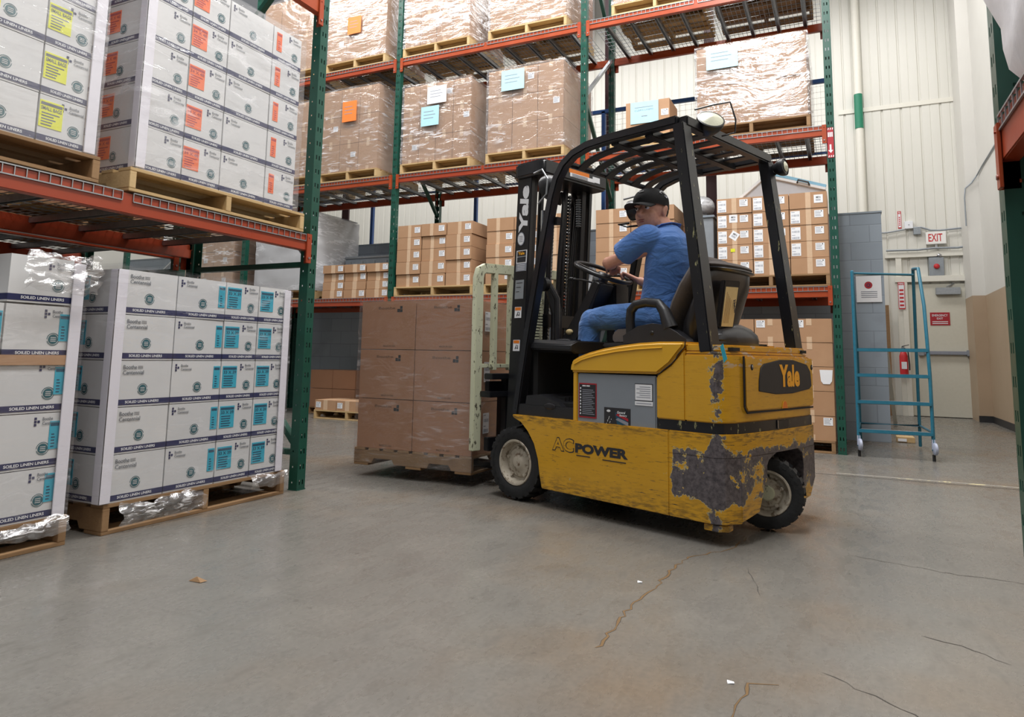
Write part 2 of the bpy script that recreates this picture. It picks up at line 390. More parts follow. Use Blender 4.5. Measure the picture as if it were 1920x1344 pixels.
# ------------------------------------------------------------------ the setting
b=MB(); b.box(-22,9,-7,14,-.12,0,'polished_concrete'); floor=struct(b.build('floor',smooth=0))
def crack(pts,w,m,seed,jit=.022,z=.0006):
    if m=='crack_fill': crack(pts,w*1.5,'fine_crack',seed,jit,.0003)
    rnd=random.Random(seed); P=[]
    for i in range(len(pts)-1):
        a=Vector(pts[i]+(0,));c=Vector(pts[i+1]+(0,)); k=max(2,int((c-a).length/.035))
        for j in range(k): P.append(a.lerp(c,j/k)+Vector((rnd.uniform(-jit,jit)*.5,rnd.uniform(-jit,jit)*.5,0)))
    P.append(Vector(pts[-1]+(0,))); q=MB(); vs_=[];fs=[]
    for i,p in enumerate(P):
        d=(P[min(i+1,len(P)-1)]-P[max(i-1,0)]).normalized(); s_=Vector((-d.y,d.x,0)); ww=w*rnd.uniform(.25,1)*(0.3 if i in(0,len(P)-1) else 1)
        vs_+= [(p+s_*ww)+Vector((0,0,z)),(p-s_*ww)+Vector((0,0,z))]
    for i in range(len(P)-1): fs.append((2*i,2*i+1,2*i+3,2*i+2))
    q.add(vs_,fs,m); return q.build('crack',floor,smooth=0)
crack([(-.73,2.18),(-.74,2.57),(-.715,2.80),(-.71,3.09),(-.68,3.34),(-.53,3.57),(-.49,3.85)],.0058,'crack_fill',1)
crack([(-.30,1.80),(-.29,2.05),(-.27,2.17),(-.20,2.19)],.005,'crack_fill',2)
crack([(-.02,3.75),(.37,3.65),(.68,3.63)],.003,'fine_crack',3,.02)
crack([(.2,2.8),(.36,2.72),(.42,2.66)],.003,'fine_crack',4,.02)
crack([(-.10,2.33),(.1,2.2),(.3,2.05)],.0025,'fine_crack',5,.02)
crack([(-.42,3.3),(-.35,3.05),(-.33,2.95)],.002,'fine_crack',6,.01)
b=MB()
b.box(-.25,1.3,6.27,6.283,.0004,.001,'fine_crack'); b.build('expansion_joint',floor,smooth=0)
b=MB(); b.box(-.1,1.35,6.36,6.40,.0004,.001,'line_worn'); b.build('floor_line',floor,smooth=0)
b=MB(); b.add([(-2.36,2.03,.002),(-2.30,2.035,.002),(-2.29,2.06,.004),(-2.35,2.06,.012),(-2.33,2.045,.018)],[(0,1,4),(1,2,4),(2,3,4),(3,0,4),(0,3,2,1)],'pallet_wood_dark'); tag(b.build('wood_chip',smooth=0),'small splinter of wood lying alone on the open floor','debris')
for x,y,l in((-.79,2.87,'tiny white paper scrap beside the long floor crack'),(-.33,2.13,'tiny white paper scrap near the lower floor crack')):
    b=MB(); b.add([(x,y,.001),(x+.018,y+.004,.004),(x+.014,y+.02,.001),(x-.004,y+.014,.005)],[(0,1,2,3)],'white_paper'); b.add([(x,y,.0005),(x+.018,y+.004,.0005),(x+.014,y+.02,.0005),(x-.004,y+.014,.0005)],[(3,2,1,0)],'white_paper'); tag(b.build('paper_scrap',smooth=0),l,'debris')
# back wall: vertical ribbed panels
b=MB(); X0,X1,YW=-20.0,2.05,13.9; P=[]; x=X0
while x<X1:
    for dx,dy in((0,0),(.012,.018),(.03,.018),(.042,0),(.16,0),(.166,.006),(.176,.006),(.182,0)):
        if x+dx<X1: P.append((x+dx,YW+dy))
    x+=.305
P.append((X1,YW))
vs_=[(x,y,0) for x,y in P]+[(x,y,9) for x,y in P]; k=len(P)
b.add(vs_,[(i,i+1,k+i+1,k+i) for i in range(k-1)],'panel_white'); b.box(X0,X1,YW+.02,YW+.2,0,9,'panel_white')
struct(b.build('wall_back',smooth=0))
b=MB(); b.box(2.05,2.25,-6,YW+.2,0,9,'wall_two_tone'); b.box(1.87,2.05,13.15,YW,0,9,'wall_two_tone'); struct(b.build('wall_right',smooth=0))
b=MB(); b.box(2.035,2.05,-6,13.15,0,.1,'baseboard_black'); b.box(1.86,2.05,13.13,13.15,0,.1,'baseboard_black'); struct(b.build('baseboard_right',smooth=0))
b=MB(); b.box(-14,.44,9.12,9.33,0,2.66,'grey_block'); b.box(-14,.45,9.11,9.34,2.66,2.68,'silver_tote'); struct(b.build('wall_partition',smooth=0))
b=MB()
b.box(.05,2.04,YW-.02,YW,5.48,5.56,'trim_white'); struct(b.build('trim_1',smooth=0))
b=MB(); b.box(.70,2.04,YW-.07,YW,2.74,2.83,'trim_white'); b.box(.86,.95,YW-.06,YW,0,2.74,'trim_white'); struct(b.build('trim_2',smooth=0))
b=MB(); b.box(.84,2.04,YW-.10,YW,2.30,2.40,'trim_white'); b.box(.94,1.02,YW-.10,YW,0,2.30,'trim_white'); b.box(1.95,2.03,YW-.10,YW,0,2.30,'trim_white'); struct(b.build('trim_3',bevel=.004))
b=MB(); b.box(1.02,1.95,YW-.045,YW-.002,.01,2.26,'door_paint'); door=struct(b.build('door_1',bevel=.004))
b=MB(); b.box(1.16,1.90,YW-.10,YW-.055,1.05,1.11,'print_grey'); b.box(1.14,1.22,YW-.12,YW-.045,1.03,1.13,'cabinet_grey'); b.box(1.84,1.92,YW-.12,YW-.045,1.03,1.13,'cabinet_grey'); b.build('push_bar',door,.006)
b=MB(); b.box(1.44,1.80,YW-.13,YW-.045,2.07,2.19,'galvanised'); b.bar((1.6,YW-.10,2.2),(1.72,YW-.05,2.27),.03,.012,'galvanised'); b.build('door_closer',door,.01)
b=MB(); b.box(1.34,1.63,YW-.052,YW-.045,1.55,1.77,'red_sign')
b.text('EMERGENCY',(1.37,YW-.053,1.70),(1,0,0),(0,0,1),.23,.038,'white_paper',.01); b.text('EXIT',(1.44,YW-.053,1.65),(1,0,0),(0,0,1),.09,.032,'white_paper',.01)
for i in range(2): b.box(1.37,1.60,YW-.0535,YW-.052,1.575+i*.03,1.587+i*.03,'white_paper')
b.build('door_sign',door,smooth=0,label='red emergency exit sign')
# wall fittings
b=MB(); b.loft([(.385,YW-.08,8.9),(.385,YW-.08,2.9)],.065,'trim_white',16); b.build
p=b.build('drain_pipe'); tag(p,'white vertical pipe running down the ribbed wall by the rack end','pipe')
q=MB(); q.loft([(.385,YW-.08,5.80),(.385,YW-.08,5.15)],.072,'green_strip',16); q.build('pipe_sleeve',p,label='dark green band on the pipe')
t=tag(empty('exit_sign',(1.49,YW,2.95)),'white EXIT sign with red letters above the exit door','sign')
b=MB(); b.box(-.15,.15,-.09,-.01,0,.215,'exit_white'); b.box(-.015,.015,-.07,-.04,-.07,0,'galvanised'); b.build('sign_box',t,.006)
b=MB(); b.text('EXIT',(-.115,-.0915,.045),(1,0,0),(0,0,1),.21,.135,'red_bright',.015); b.build('lettering',t,smooth=0)
t=tag(empty('alarm_box',(1.475,YW,2.40)),'grey alarm box with red push button over the door','alarm')
b=MB(); b.box(-.11,.11,-.09,0,0,.32,'cabinet_grey'); b.build('box_body',t,.006)
b=MB(); b.lathe([(0,.045),(.03,.04),(.045,.02),(.045,0)],(0,-.09,.16),(0,-1,0),'red_bright',20); b.build('push_button',t)
b=MB(); b.lathe([(0,.05),(.03,.04),(.04,0)],(.05,-.06,.35),(0,-1,0),'chrome',16); b.cyl((.05,-.06,.31),(.05,0,.31),.012,'galvanised',8); b.build('strobe',t)
def conduit(name,pts,r,label,cat='conduit'):
    b=MB(); b.loft(pts,r,'cabinet_grey',8); o=b.build(name); return tag(o,label,cat)
conduit('conduit_pipe',[(.5,YW-.05,3.2),(.76,YW-.05,3.2),(1.03,YW-.05,3.24)],.014,'grey conduit at the block wall side of the junction boxes')
conduit('conduit_pipe',[(1.16,YW-.05,3.26),(1.28,YW-.06,3.26),(1.42,YW-.06,3.20),(1.55,YW-.06,3.19),(2.04,YW-.06,3.22)],.016,'grey conduit running right from the junction boxes above EXIT sign')
conduit('conduit_pipe',[(.72,YW-.09,2.87),(1.2,YW-.09,2.86),(1.45,YW-.09,2.88),(1.8,YW-.09,2.87),(2.04,YW-.09,2.90)],.018,'grey cable bundle lying along the trim below the EXIT sign')
conduit('hanging_cable',[(1.845,13.13,3.12),(1.845,13.13,3.58),(1.86,13.12,3.74),(1.95,13.12,3.82),(2.03,13.1,3.94),(2.035,12.6,3.98),(2.035,11.4,4.02)],.011,'thin grey cable dropping down the corner of the white wall','cable')
for (x0,x1,z0,z1,c,l) in((1.03,1.155,3.25,3.38,'white_paper','pale square junction box on the conduit above EXIT sign'),(1.16,1.27,3.14,3.25,'cabinet_grey','small grey junction box just beside the EXIT sign')):
    b=MB(); b.box(x0,x1,YW-.08,YW,z0,z1,c); b.cyl(((x0+x1)/2,YW-.082,(z0+z1)/2),((x0+x1)/2,YW-.078,(z0+z1)/2),.012,'galvanised',8); tag(b.build('junction_box',bevel=.005),l,'junction box')
def strip_sign(x0,x1,z0,z1,label,y=YW-.07,n=1):
    b=MB(); b.box(x0,x1,y-.006,y,z0,z1,'red_bright'); b.box(x0+.008,x1-.008,y-.007,y-.005,z0+.02,z1-.05,'white_paper')
    b.text('FIRE',(x0+.012,y-.008,z1-.04),(1,0,0),(0,0,1),x1-x0-.024,.03,'white_paper',.01)
    for i in range(5): zz=z0+.05+(z1-z0-.14)*i/5; b.box(x0+.018,x1-.018,y-.0085,y-.006,zz,zz+(z1-z0)*.07,'red_bright')
    o=b.build('fire_sign',smooth=0); return tag(o,label,'sign')
strip_sign(.93,.985,3.27,3.58,'narrow red and white fire sign high on the ribbed wall',YW-.002)
strip_sign(.875,.975,1.83,2.30,'red and white fire extinguisher sign strip beside the door frame',YW-.105)
t=tag(empty('fire_extinguisher',(.90,YW-.24,.68)),'red fire extinguisher hanging on the wall behind the blue ladder','fire extinguisher')
b=MB(); b.lathe([(0,0),(.05,0),(.065,.02),(.065,.34),(.045,.40),(.02,.43),(0,.43)],(0,0,0),(0,0,1),'red_bright',20); b.box(-.04,.04,-.067,-.06,.12,.24,'white_paper'); b.build('tank',t)
b=MB(); b.cyl((0,0,.42),(0,0,.48),.02,'galvanised',12); b.bar((-.02,0,.50),(.09,0,.53),.02,.012,'black_plastic'); b.loft([(.02,0,.47),(.07,-.03,.40),(.08,-.04,.2),(.08,-.03,.1)],.01,'black_plastic',8); b.build('valve',t)
b=MB(); b.box(-.02,.02,.05,.14,.3,.5,'galvanised'); b.build('bracket',t)
t=tag(empty('wall_panel',(.62,YW-.05,0)),'dim wooden board leaning beside the block wall end','board')
b=MB(); b.box(-.02,.10,-.10,-.06,.0,1.9,'pallet_wood_dark'); b.build('plank',t)
b=MB(); b.bar((.62,11.6,.015),(.44,9.4,1.05),.05,.02,'trim_white'); tag(b.build('loose_strip'),'pale strip leaning against the end of the grey block wall','strip')
b=MB(); b.box(.50,.68,9.2,9.45,0,.06,'pallet_wood'); b.box(.505,.6,9.19,9.2,.01,.05,'white_paper'); tag(b.build('carton_scrap',bevel=.004),'flattened cardboard scrap on the floor behind the ladder','cardboard')
t=tag(empty('notice_sign',(.145,9.11,1.60)),'white notice with round red emblem on the grey block wall','sign')
b=MB(); b.box(0,.265,-.008,0,0,.31,'white_paper'); b.box(.0,.265,-.012,-.0,.32,.335,'trim_white'); b.disc((.13,-.0095,.20),(1,0,0),(0,0,1),.042,'red_sign',24); b.disc((.13,-.0100,.20),(1,0,0),(0,0,1),.02,'navy_print',20,.012)
for i in range(4): b.box(.05,.22,-.0098,-.008,.12-i*.022,.128-i*.022,'print_grey')
b.build('notice_board',t,smooth=0)
# wire partition on top of the block wall
t=tag(empty('mesh_partition',(0,9.2,2.68)),'blue framed wire mesh partition standing on the grey block wall','wire partition')
b=MB(); b.bar((-10,0,1.72),(-.06,0,1.72),.05,.05,'blue_frame'); b.bar((-10,0,.79),(-.06,0,.79),.03,.03,'blue_frame'); b.build('rail',t)
for x in(-9.2,-7.0,-5.05,-3.0):
    b=MB(); b.bar((x,0,0),(x,0,1.72),.05,.05,'blue_frame'); b.build('post',t)
b=MB(); 
for i in range(125): x=-10+i*.08; b.bar((x,0,.80),(x,0,1.7),.0022,.0022,'wire_pale')
for i in range(12): b.bar((-10,0,.82+i*.076),(-.06,0,.82+i*.076),.0022,.0022,'wire_pale')
b.build('wire_mesh',t,smooth=0)
for i,x in enumerate((-7.75,-2.98,-1.55)):
    b=MB(); b.box(x-.035,x+.035,9.42,9.49,0,8.5,'maroon_steel'); b.box(x-.07,x+.07,9.41,9.42,0,8.5,'maroon_steel')
    tag(b.build('steel_column',smooth=0),['thin maroon steel column far left behind the block wall','thin maroon steel column just behind the middle rack upright','thin maroon steel column in front of the white wall, right bay'][i],'column','columns behind the partition')

# ------------------------------------------------------------------ racking
def post_mesh(h):
    b=MB(); w,d=.076,.072; G='rack_green'; p=.1; n=int(h/p)
    # web (front, y=0) with two slot columns, flanges with one round-ish hole column
    def slotted(x0,x1,f,slots,sz,off):
        # vertical strips between slot columns
        edges=[x0]+[e for s_ in slots for e in(s_-sz[0]/2,s_+sz[0]/2)]+[x1]
        for i in range(0,len(edges),2): f(edges[i],edges[i+1],0,h)
        for ci,s_ in enumerate(slots):
            z=0
            for k in range(n):
                zc=k*p+.05+(off*ci); f(s_-sz[0]/2,s_+sz[0]/2,z,zc-sz[1]/2); z=zc+sz[1]/2
            f(s_-sz[0]/2,s_+sz[0]/2,z,h)
    slotted(0,w,lambda a,c,z0,z1:b.box(a,c,0,.003,z0,z1,G) if z1>z0 else 0,[.024,.052],(.011,.032),.0)
    for xx in(0,w-.003): slotted(.003,d,lambda a,c,z0,z1,xx=xx:b.box(xx,xx+.003,a,c,z0,z1,G) if z1>z0 else 0,[.045],(.010,.011),0)
    b.box(-.004,w+.004,-.004,d+.004,0,.005,G)
    return b.mesh('post',smooth=0)
POST=post_mesh(6.6)
def brace_mesh(p0,p1,m):
    b=MB(); b.bar(p0,p1,.035,.045,m,up=(1,0,0)); return b
def upright(name,loc,rz,label,grey=False,h=6.6,group='rack uprights'):
    """front post web faces local -y"""
    t=tag(empty(name,loc,rz),label,'rack upright',group)
    put('post',POST,t); r=put('post',POST,t); r.location=(.076,1.19,0); r.rotation_euler=(0,0,math.pi)
    nodes=[.24,1.50,2.70,3.90,5.1,6.3]; F,Bk=.07,1.12
    for z in(.24,1.50): brace_mesh((.038,F,z),(.038,Bk,z),'rack_green').build('brace',t)
    for i,(z0,z1) in enumerate(((.30,1.42),(1.58,2.7),(4.0,2.98),(4.08,4.95),(6.2,5.15))):
        m='galvanised' if i in(1,3) else 'rack_green'
        brace_mesh((.038,F,z0),(.038,Bk,z1),m).build('brace',t)
    return t
DP=1.19
def beam_mesh(L,h=.105):
    b=MB(); b.prism([(0,0),(.05,0),(.05,h-.04),(.035,h-.04),(.035,h),(0,h)],lambda a,c:(0,a,c),lambda a,c:(L,a,c),'beam_orange'); return b.mesh('beam_body',.004)
def conn_mesh():
    b=MB(); b.box(-.005,.04,-.012,-.002,-.085,.115,'beam_orange'); b.box(-.005,.0,-.012,.05,-.085,.115,'beam_orange')
    b.cyl((.02,-.018,-.05),(.02,-.012,-.05),.009,'galvanised',10); b.cyl((.02,-.016,.09),(.02,-.012,.09),.006,'beam_orange',10); return b.mesh('end_plate',.002)
CONN=conn_mesh(); BM={}
def beam(loc,rz,L,label,group='rack beams',h=.105):
    """loc: left end, bottom; front face -y"""
    k=(round(L,3),h)
    if k not in BM: BM[k]=beam_mesh(L,h)
    t=tag(empty('rack_beam',loc,rz),label,'rack beam',group)
    put('beam_body',BM[k],t); c=put('end_plate',CONN,t); d=put('end_plate',CONN,t); d.location=(L,0,0); d.scale=(-1,1,1)
    c.location=(0,0,0); return t
def deck_meshes(W,D):
    b=MB(); g='galvanised'; n=int(W/.05)
    for i in range(n+1):
        x=W*i/n; b.bar((x,-.008,0),(x,D,0),.004,.004,g); b.bar((x,-.008,0),(x,-.008,-.045),.004,.004,g)
    for i in range(12): y=.02+i*(D-.04)/11; b.bar((0,y,-.004),(W,y,-.004),.005,.005,g)
    b.bar((0,-.008,-.045),(W,-.008,-.045),.006,.006,g); b.bar((0,-.008,0),(W,-.008,0),.006,.006,g)
    w_=b.mesh('wire_mesh',smooth=0)
    b=MB(); b.prism([(-.02,-.045),(-.016,-.045),(-.016,-.012),(.016,-.012),(.016,-.045),(.02,-.045),(.02,-.008),(-.02,-.008)],lambda a,c:(a,.04,c),lambda a,c:(a,D-.02,c),g)
    return w_,b.mesh('channel',smooth=0)
DECK={}
def deck(loc,rz,W,label,D=DP+.01,group='wire decks'):
    if W not in DECK: DECK[W]=deck_meshes(W,D)
    t=tag(empty('wire_deck',loc,rz),label,'wire deck',group); put('wire_mesh',DECK[W][0],t)
    for k in(.14,.38,.62,.86): c=put('channel',DECK[W][1],t); c.location=(W*k,0,0)
    return t
XF=-3.27; YB=7.65
# left rack: front faces +x, local x runs along +y
for y,l in((3.615,'green slotted upright at the near end of the left rack, nearest the forklift'),(.86,'green slotted upright left of the frame, holding the near end of left rack')):
    upright('rack_upright',(XF,y,0),R(90),l)
BT=1.69
LL=3.615-.936
for z,n_ in((BT-.105,'first'),(3.28,'second')):
    nm='chest-high' if n_=='first' else 'overhead'
    beam((XF+.004,.936,z),R(90),LL,f'{nm} orange front beam of the left rack beside the aisle')
    beam((XF-DP-.004,.936+LL,z),R(-90),LL,f'{nm} orange rear beam of the left rack, behind the pallets')
for i,(y,s) in enumerate(((.97,'near'),(2.30,'far'))):
    deck((XF,y,BT+.004),R(90),1.27,f'galvanised wire deck under the {"yellow" if i==0 else "orange"}-labelled cartons on left rack')
# second rack row standing back to back with the left rack
X2=XF-DP-.10
for y,l in((3.615,'green upright of the rack row behind the left rack, far end'),(.86,'green upright of the rack row behind the left rack, near end')): upright('rack_upright',(X2,y,0),R(90),l)
beam((X2+.004,.936,BT-.105),R(90),LL,'orange beam of the rack row behind the left rack, aisle side'); beam((X2-DP-.004,.936+LL,BT-.105),R(-90),LL,'orange beam of the rack row behind the left rack, far side')
for i,y in enumerate((.97,2.30)): deck((X2,y,BT+.004),R(90),1.27,f'wire deck of the rack row behind the left rack, {["near","far"][i]} half')
# back rack: front faces -y
PX=[-.095,-2.79,-5.52,-8.25,-10.98]
LB=['rightmost green upright of the back rack, with red location stickers','green upright of back rack right behind the forklift mast','green upright of back rack left of the two wrapped blue-labelled loads','green upright of back rack seen through the left rack gap','far left green upright of the back rack']
UPR=[]
for x,l in zip(PX,LB): UPR.append(upright('rack_upright',(x,YB,0),0,l))
bayn=['right','middle','left','far left']
for i in range(4):
    x0=PX[i+1]+.076; L=PX[i]-x0
    for z,ln in((1.545,'low'),(3.22,'middle'),(4.88,'top')):
        beam((x0,YB-.004,z),0,L,f'{ln} level orange front beam in the {bayn[i]} bay of the back rack')
        beam((x0+L,YB+DP+.004,z),R(180),L,f'{ln} level orange rear beam in the {bayn[i]} bay of the back rack')
        for k in range(2):
            deck((x0+.03+k*(L/2),YB,z+.109),0,round(L/2-.05,3),f'wire deck, {["left","right"][k]} half, {ln} level, {bayn[i]} bay of back rack')
# location stickers on the right-most post
b=MB(); x=PX[0]+.008
b.box(x,x+.06,-.0045,-.0005,2.98,3.30,'red_sign')
for k in range(3):
    for z in(2.985,3.275): b.add([(x+.005+k*.02,-.005,z),(x+.013+k*.02,-.005,z),(x+.019+k*.02,-.005,z+.02),(x+.011+k*.02,-.005,z+.02)],[(0,1,2,3)],'white_paper')
b.add([(x+.005,-.005,3.06),(x+.03,-.005,3.03),(x+.052,-.005,3.06),(x+.036,-.005,3.06),(x+.036,-.005,3.12),(x+.02,-.005,3.12),(x+.02,-.005,3.06)],[(0,1,2,3,4,5,6)],'white_paper')
for k in range(3): b.box(x+.006+.017*k,x+.018+.017*k,-.0053,-.004,3.20,3.25,'white_paper')
o=b.build('location_sticker',UPR[0],smooth=0,label='red and white location stickers'); o.location=(-PX[0],0,0)
# right rack near the camera: front faces -x
up=upright('rack_upright',(.452,2.565,0),R(-90),'green upright with round holes at the right frame edge, nearest the camera')
upright('rack_upright',(.452,-.1,0),R(-90),'green upright of the right rack standing beside the camera, off frame')
beam((.448,2.489,1.51),R(-90),2.589,'orange beam of the right rack, rising out of the right frame edge',h=.13)
beam((.452+DP+.004,-.1,1.51),R(90),2.589,'orange rear beam of the right rack behind its white bag')
deck((.452,2.46,1.647),R(-90),1.22,'wire deck of the right rack under the big white bag')

# ------------------------------------------------------------------ pallets
PM={}
def pallet(loc,rz,W,D,label,dark=False,group='wooden pallets',H=.13):
    """front (fork openings) faces local -y"""
    k=(W,D,dark,H); m='pallet_wood_dark' if dark else 'pallet_wood'
    if k not in PM:
        b=MB(); h0,h1=.018,H-.018
        poly=[(0,h0),(.15,h0)]; 
        n0,n1=D*.16,D*.36
        pr=[(0,h0),(n0,h0),(n0+.02,h0+.035),(n1-.02,h0+.035),(n1,h0),(D-n1,h0),(D-n1+.02,h0+.035),(D-n0-.02,h0+.035),(D-n0,h0),(D,h0),(D,h1),(0,h1)]
        b.prism(pr,lambda a,c:(0,a,c),lambda a,c:(.038,a,c),m); st=b.mesh('stringer',.002)
        b=MB(); b.box(0,W,0,.095,0,.018,m); dk=b.mesh('deck_board',.002)
        b=MB(); b.box(0,W,0,.13,0,.018,m); bt=b.mesh('bottom_board',.002)
        PM[k]=(st,dk,bt)
    st,dk,bt=PM[k]
    t=tag(empty('wooden_pallet',loc,rz),label,'pallet',group)
    for x in(0,W/2-.019,W-.038): o=put('stringer',st,t); o.location=(x,0,0)
    n=9 if D>1.1 else 8
    for i in range(n): o=put('deck_board',dk,t); o.location=(0,i*(D-.095)/(n-1),H-.018)
    for y in(0,D*.41,D-.13): o=put('bottom_board',bt,t); o.location=(0,y,0)
    return t
# ------------------------------------------------------------------ white cartons
def white_carton_mesh(W,D,H,big_logo):
    b=MB(); e=.002; b.box(e,W-e,e,D-e,0,H-.004,'white_carton')
    o=-.0005
    def face(fx,w):  # fx(u,z,off)->3D on face ; printed set
        def rect(u0,u1,z0,z1,m,off=.0012): b.add([fx(u0,z0,off),fx(u1,z0,off),fx(u1,z1,off),fx(u0,z1,off)],[(0,1,2,3)],m)
        def txt(t,u0,z0,ww,hh,m,bold=0,off=.0022):
            P,F,a=text_geo(t,bold); b.add([fx(u0+p[0]*ww,z0+p[1]*hh,off) for p in P],F,m)
        rect(.0,w,.008,.036,'navy_print'); tw=min(.19,w*.7)
        txt('SOILED LINEN LINERS',w*.5-tw/2+.01,.016,tw,.013,'white_paper',.02)
        # round seal
        c=(w*(.52 if w>.30 else .76),.085); r=.022
        n=20; b.add([fx(c[0]+r*math.cos(i*2*math.pi/n),c[1]+r*math.sin(i*2*math.pi/n),.0012) for i in range(n)],[tuple(range(n))],'teal_print')
        r2,r3=.026,.029; b.add([fx(c[0]+q*math.cos(i*2*math.pi/n+.0),c[1]+q*math.sin(i*2*math.pi/n),.0012) for q in(r2,r3) for i in range(n)],[(i,(i+1)%n,n+(i+1)%n,n+i) for i in range(n) if i%10!=0],'teal_print')
        for k in range(3): rect(c[0]-.012,c[0]+.012,c[1]-.010+k*.008,c[1]-.007+k*.008,'white_carton',.002)
        # printed name block
        if big_logo:
            txt('Boothe',.062,H-.046,.075,.021,'grey_print',.015); txt('Centennial',.062,H-.073,.115,.021,'grey_print',.015)
            for k in range(3): rect(.142,.172,H-.044+k*.006,H-.0418+k*.006,'grey_print')
        else:
            x=w-.115 if w<.3 else .02
            for i in range(2):
                for j in range(3): 
                    if (i+j)%2==0 or j==1: rect(x+i*.014,x+i*.014+.011,H-.060+j*.014,H-.049+j*.014,'navy_print')
            txt('Boothe',x+.036,H-.036,.045,.014,'grey_print',.015); txt('Centennial',x+.036,H-.056,.068,.014,'grey_print',.015)
    face(lambda u,z,off:(u,-off+e,z),W)
    face(lambda u,z,off:(-off+e,D-u,z),D) if D>0 else 0
    return b.mesh('white_carton',smooth=0)
def sticker_mesh(w,h,m,head,txt=None,lines=5):
    b=MB(); b.box(0,w,-.0015,0,0,h,m); b.box(.004,w-.004,-.0019,-.0015,h-.022,h-.008,head)
    if txt: b.text(txt,(.006,-.0022,h-.045),(1,0,0),(0,0,1),w-.012,.018,head,.02)
    rnd=random.Random(int(w*1000+h*77+len(m)))
    for i in range(lines):
        z=h-.062-i*.0135
        if z>.008: b.box(.010,.010+(w-.022)*rnd.uniform(.55,1),-.0019,-.0015,z,z+.006,head)
    return b.mesh('sticker',smooth=0)
ST={c:(sticker_mesh(.105,.125,f'sticker_{c}',h,t),sticker_mesh(.045,.125,f'sticker_{c}',h,None)) for c,h,t in(('blue','sticker_navy','33 X 39'),('orange','red_sign','34 X 48'),('yellow','grey_print','SMALL BAGS'))}
WC={}
def white_carton(y0,y1,z,H,D,x,color,where,labels,big,group,no_side=False):
    W=y1-y0-.004; k=(round(W,3),D,round(H,3),big)
    if k not in WC: WC[k]=white_carton_mesh(W,D,H,big)
    t=tag(put('linen_carton',WC[k]),where,'box',group); t.location=(x,y0+.002,z); t.rotation_euler=(0,0,R(90+random.uniform(-.35,.35)))
    for (u,wide) in labels:
        s_=put('sticker',ST[color][0 if wide else 1],t); s_.location=(u if u>=0 else W+u,.0015,H*.32)
    return t
def side_sticker(t,color,D,H):
    s_=put('sticker',ST[color][0],t); s_.rotation_euler=(0,0,R(-90)); s_.location=(.0015,D*.80,H*.32)
rowname=['bottom','second','third','fourth','top']
def white_load(cols,zs,D,color,desc,group,labels,bigcol,side_cols=True,x=XF-.015):
    for r in range(len(zs)-1):
        for c in range(len(cols)-1):
            rn=rowname[r] if r<len(zs)-2 else 'top'
            t=white_carton(cols[c],cols[c+1],zs[r],zs[r+1]-zs[r],D,x,color,f'white liner carton, {rn} row, {ORD[c]} from the left, on {desc}',labels[c],bigcol[c],group)
            if c==0: side_sticker(t,color,D,zs[r+1]-zs[r])
        if side_cols:
            t=white_carton(cols[0],cols[1],zs[r],zs[r+1]-zs[r],D,x-D-.004,color,f'white liner carton behind the {rn} row corner carton, on {desc}',[],False,group); side_sticker(t,color,D,zs[r+1]-zs[r])
def corner_board(x,y,z0,z1,sx,sy,label):
    b=MB(); w=.058; tck=.005; b.box(x,x+sx*w,y,y+sy*tck,z0,z1,'corner_board'); b.box(x,x+sx*tck,y,y+sy*w,z0,z1,'corner_board'); return tag(b.build('corner_protector',bevel=.002),label,'corner protector','white corner protectors')
def film_load(x0,x1,y0,y1,z0,z1,m,label,amp=.006,off=.008,seed=0,n=18,group='stretch film wraps',skirt=0,top=True):
    """wrinkled stretch film around a load (box shell, open below)"""
    b=MB(); rnd=Vector((seed*3.7,seed*1.3,seed*.7))
    def disp(p,nr):
        q=p*3.2+rnd; a=mnoise.noise(Vector((q.x,q.y,q.z*2.6)))*.6+mnoise.noise(Vector((q.x*3,q.y*3,q.z*5)))*.4
        return p+nr*(off+amp*(a+.6))
    faces=[((x0,y0),(x1,y0),Vector((0,-1,0))),((x1,y0),(x1,y1),Vector((1,0,0))),((x1,y1),(x0,y1),Vector((0,1,0))),((x0,y1),(x0,y0),Vector((-1,0,0)))]
    ring=[]
    for (a,c,nr) in faces:
        for i in range(n): t=i/n; ring.append((Vector((a[0]+(c[0]-a[0])*t,a[1]+(c[1]-a[1])*t,0)),nr,i))
    k=len(ring); nz=n; vs_=[]
    cen=Vector(((x0+x1)/2,(y0+y1)/2,0))
    for j in range(nz+1):
        z=z0+(z1-z0)*j/nz
        for (p,nr,i) in ring:
            if i==0: nr=(p-cen); nr=Vector((math.copysign(.7,nr.x),math.copysign(.7,nr.y),0))
            vs_.append(disp(Vector((p.x,p.y,z)),nr))
    fs=[(j*k+i,j*k+(i+1)%k,(j+1)*k+(i+1)%k,(j+1)*k+i) for j in range(nz) for i in range(k)]
    if top:
        b0=len(vs_); 
        for j in range(n+1):
            for i in range(n+1):
                p=Vector((x0+(x1-x0)*i/n,y0+(y1-y0)*j/n,z1+.002)); vs_.append(disp(p,Vector((0,0,1))))
        fs+=[(b0+j*(n+1)+i,b0+j*(n+1)+i+1,b0+(j+1)*(n+1)+i+1,b0+(j+1)*(n+1)+i) for j in range(n) for i in range(n)]
    b.add(vs_,fs,m); o=b.build('stretch_film',smooth=60); return tag(o,label,'plastic wrap',group)
